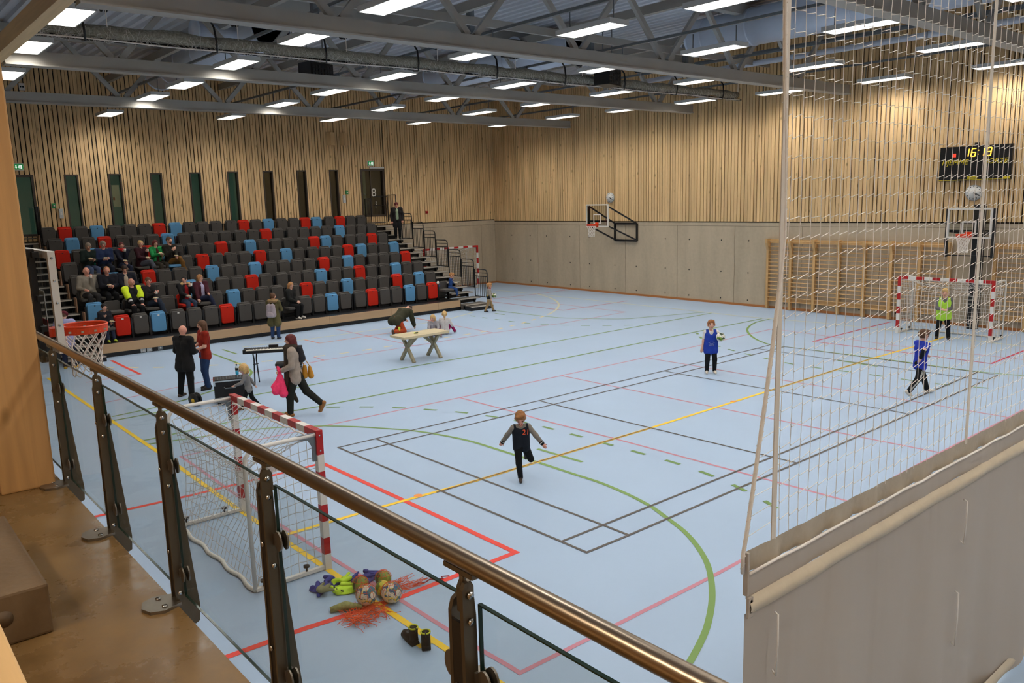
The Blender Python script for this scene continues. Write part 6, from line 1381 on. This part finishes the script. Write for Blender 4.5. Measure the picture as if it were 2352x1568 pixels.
# two girls sitting on the floor behind the table
person('blond girl in grey jumper sitting on the floor behind the table', (8.02, 8.62, 0), (-.55, -.84), 1.18, .30, (0, 0, .10), (0, .12, 1), 0., (-.12, .30, .22), (.12, .30, .20), (-.22, .42, .07), (.22, .44, .07), -.5, -.2,
       1.05, 'fair', 'blond', 'bob', (150, 146, 150), 1, .02, .01, (150, 28, 84), (120, 110, 110), 0, vox=.016, leg_pole=(0, 0.2, 1))
person('blond girl with ponytail in white jumper sitting on the floor behind the table', (8.42, 8.55, 0), (.62, .55), 1.26, .28, (0, 0, .12), (0, .05, 1), 0., (-.2, .2, .2), (.2, .22, .24), (-.25, .30, .07), (.25, .32, .07), .3, 0,
       1.05, 'fair', 'blond', 'pony', (206, 200, 196), 1, .02, .012, (150, 28, 84), (120, 40, 70), 0, vox=.016, leg_pole=(0, .3, 1))
# boy with ball by the right stairs
def ex(J):
    r = J['r']; part(J, 'neck_scarf', (186, 52, 38), [(J['nb'] - J['sd'] * r(.03) + J['fw'] * r(.02), J['nb'] + J['sd'] * r(.03) + J['fw'] * r(.02), r(.042), r(.042))], .02)
    part(J, 'jumper_band', (196, 168, 44), [(J['waist'] - J['sd'] * r(.03) - J['up'] * r(.02), J['waist'] + J['sd'] * r(.03) - J['up'] * r(.02), r(.075), r(.075))], .02); part(J, 'dark_hem', (30, 30, 32), [(J['hipL'], J['hipR'], r(.078), r(.078)), (J['hipL'] + J['up'] * r(.05), J['hipR'] + J['up'] * r(.05), r(.076), r(.076))], .02)
person('small boy with red scarf carrying a football past the right stairs', (12.66, 11.55, 0), (.90, -.43), 1.14, .42, (0, 0, .53), (0, .03, 1), 0., (-.14, .20, .62), (.26, .02, .52), (-.05, .16, .05), (.06, -.18, .06), .0, 0.,
       1.05, 'fair', 'strawberry', 'boy', (150, 142, 132), 1, .02, .008, (156, 128, 88), (30, 28, 28), 0, vox=.016, extra=ex)
hv = Vector((.90, -.43)).normalized(); rt = Vector((hv.y, -hv.x)); bc = Vector((12.66, 11.55)) + hv * .20 - rt * .02; ball('white and green football carried by the small boy by the right stairs', (bc.x, bc.y, .62), .10, M_ballgreen, 'carried balls')
# woman on the stairs
person('woman in long dark jacket and pale green top coming down the right stairs', (12.95, 18.24, ZD + DZ * 6), (-.45, -.89), 1.64, 0, (0, 0, .82), (0, .04, 1), 0., (-.22, .06, .82), (.24, .04, .80), (-.08, .10, .06), (.08, -.06, .06), 0, -.35,
       1.0, 'pink', 'darkred', 'short', (34, 30, 30), 1, .14, .02, (20, 20, 22), (20, 19, 19), 0, (150, 164, 134), vox=.02)
# person in lavender hoodie at the left stairs
def ex(J): part(J, 'beanie', (84, 24, 36), [('e', J['hc'] + J['hu'] * J['R'] * .30, (J['R'] * .98, J['R'] * 1.05, J['R'] * .85), [list(J['hr']), list(J['hf']), list(J['hu'])]), (J['hc'] + J['hu'] * J['R'] * .2 - J['hr'] * J['R'] * .5, J['hc'] + J['hu'] * J['R'] * .2 + J['hr'] * J['R'] * .5, J['R'] * .55, J['R'] * .55)], .02)
person('person in lavender hoodie and burgundy beanie standing at the left stairs', (-1.78, 11.95, 0), (.45, .89), 1.60, 0, (0, 0, .80), (0, .06, 1), 0., (-.22, .16, .92), (.22, .18, .92), (-.10, .0, .06), (.12, .04, .06), .1, -.1,
       1.05, 'fair', 'brown', 'short', (160, 160, 200), 1, .06, .03, (28, 32, 52), (206, 160, 40), .0, vox=.018, extra=ex)

# ------------------------------------------------------------------ spectators
def plate(lab, J, hand, off=(0, .06, .02)):
    p = J['o'].matrix_basis @ (J[hand] + Vector(off)); t = thing('paper_plate', lab, 'plate', p, 0, 'paper plates of cake')
    MB().path([(0, 0, 0), (0, 0, .004), (0, 0, .014)], [.06, .075, .095], 16).build('plate', mat('paper_white', (226, 222, 214), .7), t); MB().ell((.01, 0, .025), (.05, .04, .02)).ell((-.03, .02, .03), (.03, .03, .018)).build('cake', mat('cake_cream', (224, 204, 156), .8), t)
def cup(lab, J=None, hand=None, off=(0, .05, .04), p=None):
    if p is None: p = J['o'].matrix_basis @ (J[hand] + Vector(off))
    t = thing('paper_cup', lab, 'cup', p, 0, 'paper cups'); MB().cyl((0, 0, -.045), (0, 0, .045), .028, 14, 0, .038).build('cup', mat('paper_white', (226, 222, 214), .7), t)
    MB().path([(.038 * math.cos(a), .038 * math.sin(a), .045) for a in [2 * PI * i / 14 for i in range(14)]], .003, 4, closed=True).build('rim', mat('paper_white', (226, 222, 214), .7), t)
def sit(lab, row, i, dx=0., H=1.72, turn=0., lean=.0, wl=(-.08, .36, .66), wr=(.08, .36, .66), cross=False, **k):
    """seated on seat i of a row: local origin at the deck under the seat front, facing the court"""
    x = seat_x(i) + dx; y = YD + DY * row + .45; z = ZD + DZ * row; k.setdefault('vox', .021)
    fz = .06; al = (-.12, .40, fz); ar = (.12, .42, fz)
    if row == 0 or row: al = (-.12, .38, fz); ar = (.12, .40, fz)
    if cross: ar = (-.16, .46, .22)
    kw = dict(pelvis=(0, -.02, .50), spine=(0, lean, 1), wl=wl, wr=wr, al=al, ar=ar, leg_pole=(0, .35, 1)); kw.update(k)
    return person(lab, (x, y, z), (math.sin(turn), -math.cos(turn)), H, **kw)
B = lambda **k: k
o, J = sit('child in dark fur-hooded jacket eating in the front row behind the near hoop', 0, 0, 0, 1.30, .15, .1, (-.1, .26, .56), (.06, .18, .74), child=.25, pelvis=(0, .06, .48), al=(-.09, .40, .06), ar=(.09, .40, .06), hair='black', style='short', top=(34, 34, 40), puff=.03, bottom=(34, 40, 60), shoe=(180, 196, 60))
part(J, 'fur_hood', (120, 96, 78), [(J['nb'] - J['sd'] * .09, J['nb'] - J['fw'] * .08, .05, .05), (J['nb'] + J['sd'] * .09, J['nb'] - J['fw'] * .08, .05, .05)], .02, m=mat('fur_brown', (120, 96, 78), .95, 0, .2, (60., .4), (80., 1.)))
plate('white paper plate held by the child in the front row', J, 'wrL', (.02, .10, .03))
sit('long-haired girl in black jacket seated in the front row', 0, 11, -.04, 1.62, .55, .12, (-.02, .34, .60), (.06, .36, .60), pelvis=(0, .05, .48), hair='strawberry', style='longer', top=(30, 30, 28), puff=.02, bottom=(20, 20, 22), shoe=(200, 194, 186), yaw=-.3, pitch=-.15)
o, J = sit('small boy in blue tracksuit eating at the right end of the front row', 0, 23, .18, 1.12, .75, .12, (-.10, .26, .62), (.06, .2, .72), child=.45, pelvis=(0, .10, .47), al=(-.07, .36, .14), ar=(.07, .38, .14), hair='strawberry', style='boy', top=(36, 66, 120), puff=.01, bottom=(36, 66, 120), shoe=(110, 90, 70), vox=.016, pitch=-.3)
plate('white paper plate on the lap of the boy in blue at the right end', J, 'wrL', (.08, .06, .0))
bpk = thing('sports_bag', 'blue and white bag on the open seat beside the boy in blue', 'bag', (seat_x(23) - .18, YD + .62, ZD + .47)); surf_obj('bag_body', clothm((52, 82, 140)), bpk, [(Vector((-.03, 0, .06)), Vector((.03, 0, .08)), .075, .08)], .012, .02); MB().ell((-.02, -.05, .20), (.05, .04, .07)).build('white_bottle', M_white, bpk)
def hiv(J):
    r = J['r']; m = mat('hi_vis_yellow', (214, 236, 40), .7, 0, .3, (10., .08))
    e = r(.008) + .020; up, sd = J['up'], J['sd']
    part(J, 'hi_vis_yoke', None, [(J['chest'] - sd * r(.055) - up * r(.06), J['shL'] + sd * r(.03), r(.060) + e, r(.040) + e), (J['chest'] + sd * r(.055) - up * r(.06), J['shR'] - sd * r(.03), r(.060) + e, r(.040) + e), (J['shL'], J['elL'], r(.036) + e, r(.032) + e), (J['shR'], J['elR'], r(.036) + e, r(.032) + e)], .03, [('e', J['nb'] + up * r(.03) + J['fw'] * r(.04), (r(.06), r(.08), r(.08))), (J['nb'] + J['fw'] * r(.12), J['waist'] + J['fw'] * r(.12), r(.045), r(.03))], m=m)
    sl = mat('reflective_silver', (170, 170, 172), .4, .3)
    for el, wr in (('elL', 'wrL'), ('elR', 'wrR')):
        a, b = J[el], J[wr]; part(J, 'reflective_band', None, [(a.lerp(b, .02), a.lerp(b, .10), r(.032) + .022, r(.030) + .022)], .01, m=sl); part(J, 'reflective_band', None, [(a.lerp(b, .5), a.lerp(b, .58), r(.028) + .020, r(.026) + .020)], .01, m=sl)
    part(J, 'reflective_band', None, [(J['waist'] - sd * r(.05) + up * r(.03), J['waist'] + sd * r(.05) + up * r(.03), r(.064) + .030, r(.064) + .030)], .01, m=sl)
sit('bald man in hi-vis yellow and black jacket with hands on his knees', 1, 2, .06, 1.78, .05, .06, (-.15, .38, .56), (.13, .38, .56), girth=1.12, skin='pink', hair='grey', style='bald', top=(24, 24, 26), puff=.026, bottom=(22, 22, 24), shoe=(24, 22, 20), extra=hiv, spread=1.06)
o, J = sit('man in black jacket with a paper cup beside the hi-vis man', 1, 3, .05, 1.76, .35, .02, (.10, .40, .64), (.02, .28, .86), skin='pink', hair='brown', style='short', top=(30, 27, 27), puff=.012, bottom=(44, 52, 66), shoe=(30, 26, 24), yaw=-.25, cross=True)
cup('white paper cup held by the man in black next to the hi-vis man', J, 'wrR', (-.03, .06, .02)); plate('white paper plate on the knee of the man in black', J, 'wrL', (.05, .08, .02))
def furh(J): part(J, 'fur_collar', (196, 164, 112), [(J['nb'] - J['sd'] * .12 + J['fw'] * .05, J['nb'] - J['fw'] * .11, .05, .05), (J['nb'] + J['sd'] * .12 + J['fw'] * .05, J['nb'] - J['fw'] * .11, .05, .05)], .02, m=mat('fur_pale', (196, 164, 112), .95, 0, .2, (60., .4), (80., 1.)))
o, J = sit('dark-haired woman in fur-collared black coat and red top', 1, 5, .04, 1.66, .1, .04, (-.10, .22, .96), (.10, .36, .68), hair='black', style='short', top=(24, 23, 25), puff=.026, bottom=(58, 70, 92), shoe=(26, 22, 22), inner=(146, 22, 24), yaw=-.7, extra=furh)
cup('paper cup raised by the woman in the fur-collared coat', J, 'wrL', (.0, .04, .06)); plate('paper plate on the lap of the woman in the fur-collared coat', J, 'wrR', (.0, .06, .0))
def gls(J):
    for s in (-1, 1): MB().path([J['hc'] + J['hf'] * J['R'] * .93 + J['hr'] * J['R'] * (.30 * s + .22 * math.cos(a)) + J['hu'] * J['R'] * (.06 + .2 * math.sin(a)) for a in [2 * PI * i / 10 for i in range(10)]], .004, 4, closed=True).build('spectacles', M_black, J['o'])
sit('short-haired woman in burgundy coat and lilac jumper in the second row', 1, 6, .04, 1.68, .25, -.02, (-.02, .34, .70), (.30, .26, .54), hair='strawberry', style='bob', top=(66, 24, 34), puff=.024, bottom=(34, 40, 62), shoe=(36, 30, 30), inner=(168, 160, 184), yaw=.5, extra=gls, cross=True)
# third row
o, J = sit('bald man in grey-beige sweater drinking at the left of the third row', 2, 0, .08, 1.80, .1, -.02, (-.04, .20, 1.04), (.20, .28, .70), girth=1.14, skin='pink', hair='grey', style='bald', top=(138, 128, 114), puff=.016, bottom=(48, 46, 46), shoe=(30, 28, 26), yaw=-.1, spread=1.05)
cup('paper cup at the lips of the man in the grey-beige sweater', J, 'wrL', (.02, .05, .05))
o, J = sit('balding man in dark navy jacket eating in the third row', 2, 1, .12, 1.78, .0, .10, (-.08, .32, .74), (.08, .34, .76), girth=1.12, skin='pink', hair='strawberry', style='receding', top=(28, 28, 36), puff=.03, bottom=(24, 24, 26), shoe=(26, 24, 22), pitch=-.4, spread=1.05)
plate('paper plate with yellow cake held by the man in the navy jacket', J, 'wrR', (-.03, .06, .02))
o, J = sit('dark-haired man in black jacket and pale shirt looking at his hands', 2, 2, .14, 1.80, -.1, .08, (-.18, .26, .76), (.06, .36, .62), hair='dark', style='short', top=(26, 28, 38), puff=.016, bottom=(24, 24, 28), shoe=(26, 24, 22), inner=(176, 160, 140), pitch=-.5)
cup('paper cup standing between the men in the third row', None, None, p=(seat_x(1) + .22, YD + DY * 2 + .22, ZD + DZ * 2 + .46))
hbk = thing('handbag', 'black bag lying on the open seat left of the hi-vis man', 'bag', (seat_x(1), YD + DY + .63, ZD + DZ + .44)); surf_obj('bag_body', clothm((26, 25, 26)), hbk, [(Vector((-.12, 0, .07)), Vector((.12, 0, .06)), .07, .065), (Vector((-.08, .04, .15)), Vector((.08, .04, .15)), .05, .05)], .016, .03); MB().path([(-.1, 0, .15), (-.05, -.02, .22), (.05, -.02, .22), (.1, 0, .15)], .01, 6).build('bag_strap', M_black, hbk)
# fifth row
o, J = sit('grey-haired person in green and black sports jacket eating', 4, 1, .06, 1.72, .12, .12, (-.06, .32, .76), (.12, .34, .78), hair='grey', style='short', skin='tan', top=(28, 40, 36), puff=.016, bottom=(80, 92, 122), shoe=(40, 36, 34), yaw=-.3, pitch=-.3)
part(J, 'green_panel', (30, 118, 90), [(J['hipL'] - J['sd'] * .01, J['chest'] - J['sd'] * .09 + J['fw'] * .04, .105, .075)], .02)
plate('paper plate held by the person in the green and black jacket', J, 'wrR', (-.02, .08, .02))
o, J = sit('man in blue hooded jacket eating beside the green jacket', 4, 2, .0, 1.80, .0, .06, (-.08, .28, .78), (.10, .32, .76), girth=1.08, skin='pink', hair='grey', style='short', top=(40, 52, 84), puff=.024, bottom=(34, 38, 50), shoe=(36, 32, 30), pitch=-.35)
part(J, 'hood', (120, 116, 104), [(J['nb'] - J['sd'] * .11 + J['fw'] * .04, J['nb'] - J['fw'] * .10, .035, .045), (J['nb'] + J['sd'] * .11 + J['fw'] * .04, J['nb'] - J['fw'] * .10, .035, .045)], .02)
plate('paper plate held by the man in the blue hooded jacket', J, 'wrR', (-.06, .05, .03)); cup('paper cup on the red seat between the knees of the man in blue', None, None, p=(seat_x(2) + .14, YD + DY * 4 + .10, ZD + DZ * 4 + .46))
o, J = sit('person with dark red hair and red scarf drinking in the fifth row', 4, 3, .06, 1.62, .05, .02, (-.02, .20, .96), (.06, .34, .64), hair='darkred', style='short', top=(30, 32, 46), puff=.02, bottom=(36, 42, 62), shoe=(30, 26, 26))
part(J, 'red_scarf', (190, 30, 34), [(J['nb'] - J['sd'] * .09, J['nb'] + J['fw'] * .08 - J['up'] * .03, .05, .05), (J['nb'] + J['sd'] * .09, J['nb'] + J['fw'] * .08 - J['up'] * .03, .05, .05), (J['nb'] - J['sd'] * .08 - J['fw'] * .05, J['nb'] + J['sd'] * .08 - J['fw'] * .05, .05, .05)], .02)
cup('paper cup held by the person with the red scarf', J, 'wrL', (.0, .05, .06)); plate('paper plate on the lap of the person with the red scarf', J, 'wrR', (.0, .07, .02))
o, J = sit('blond woman in dark burgundy coat turned to her neighbour', 4, 4, .06, 1.68, .5, .06, (-.04, .22, .92), (.14, .36, .70), hair='blond', style='bun', top=(54, 22, 30), puff=.022, bottom=(92, 96, 106), shoe=(40, 36, 36), yaw=-.4, cross=True)
cup('paper cup held by the blond woman in burgundy', J, 'wrL', (.0, .05, .04)); plate('paper plate held by the blond woman in burgundy', J, 'wrR', (.0, .06, .02))
o, J = sit('woman with long dark red hair in bright green cardigan holding a plate', 4, 5, .02, 1.66, .35, .06, (.02, .36, .78), (.14, .40, .82), hair='darkred', style='longer', top=(28, 130, 66), puff=.018, bottom=(58, 52, 44), shoe=(30, 28, 28), inner=(64, 26, 26), yaw=-.2, pitch=-.15)
plate('paper plate held out by the woman in the green cardigan', J, 'wrR', (.02, .08, .02))
o, J = sit('bearded man in black shirt and brown trousers with crossed legs', 4, 6, .0, 1.82, .4, .0, (.06, .34, .70), (.12, .24, .92), hair='brown', style='short', top=(36, 33, 26), puff=.010, bottom=(110, 76, 32), shoe=(96, 74, 40), cross=True)
part(J, 'beard', HAIR['brown'], [(J['hc'] - J['hu'] * J['R'] * .55 + J['hf'] * J['R'] * .35, J['hc'] - J['hu'] * J['R'] * .78 + J['hf'] * J['R'] * .48, J['R'] * .44, J['R'] * .34)], .01, [('e', J['hc'] + J['hf'] * J['R'] * .9 - J['hu'] * J['R'] * .35, (J['R'] * .4, J['R'] * .3, J['R'] * .3))], vox=.012)
plate('paper plate on the lap of the bearded man', J, 'wrL', (.06, .06, .02))
bp_ = thing('rucksack', 'dark rucksack standing on the seat right of the bearded man', 'rucksack', (seat_x(7) - .14, YD + DY * 4 + .60, ZD + DZ * 4 + .45)); surf_obj('bag', clothm((44, 40, 38)), bp_, [(Vector((0, 0, .10)), Vector((0, .03, .34)), .12, .09), (Vector((0, -.08, .08)), Vector((0, -.06, .2)), .08, .07)], .018, .03)
MB().path([(-.03, .04, .42), (0, .04, .47), (.03, .04, .42)], .01, 6).build('grab_loop', M_black, bp_)
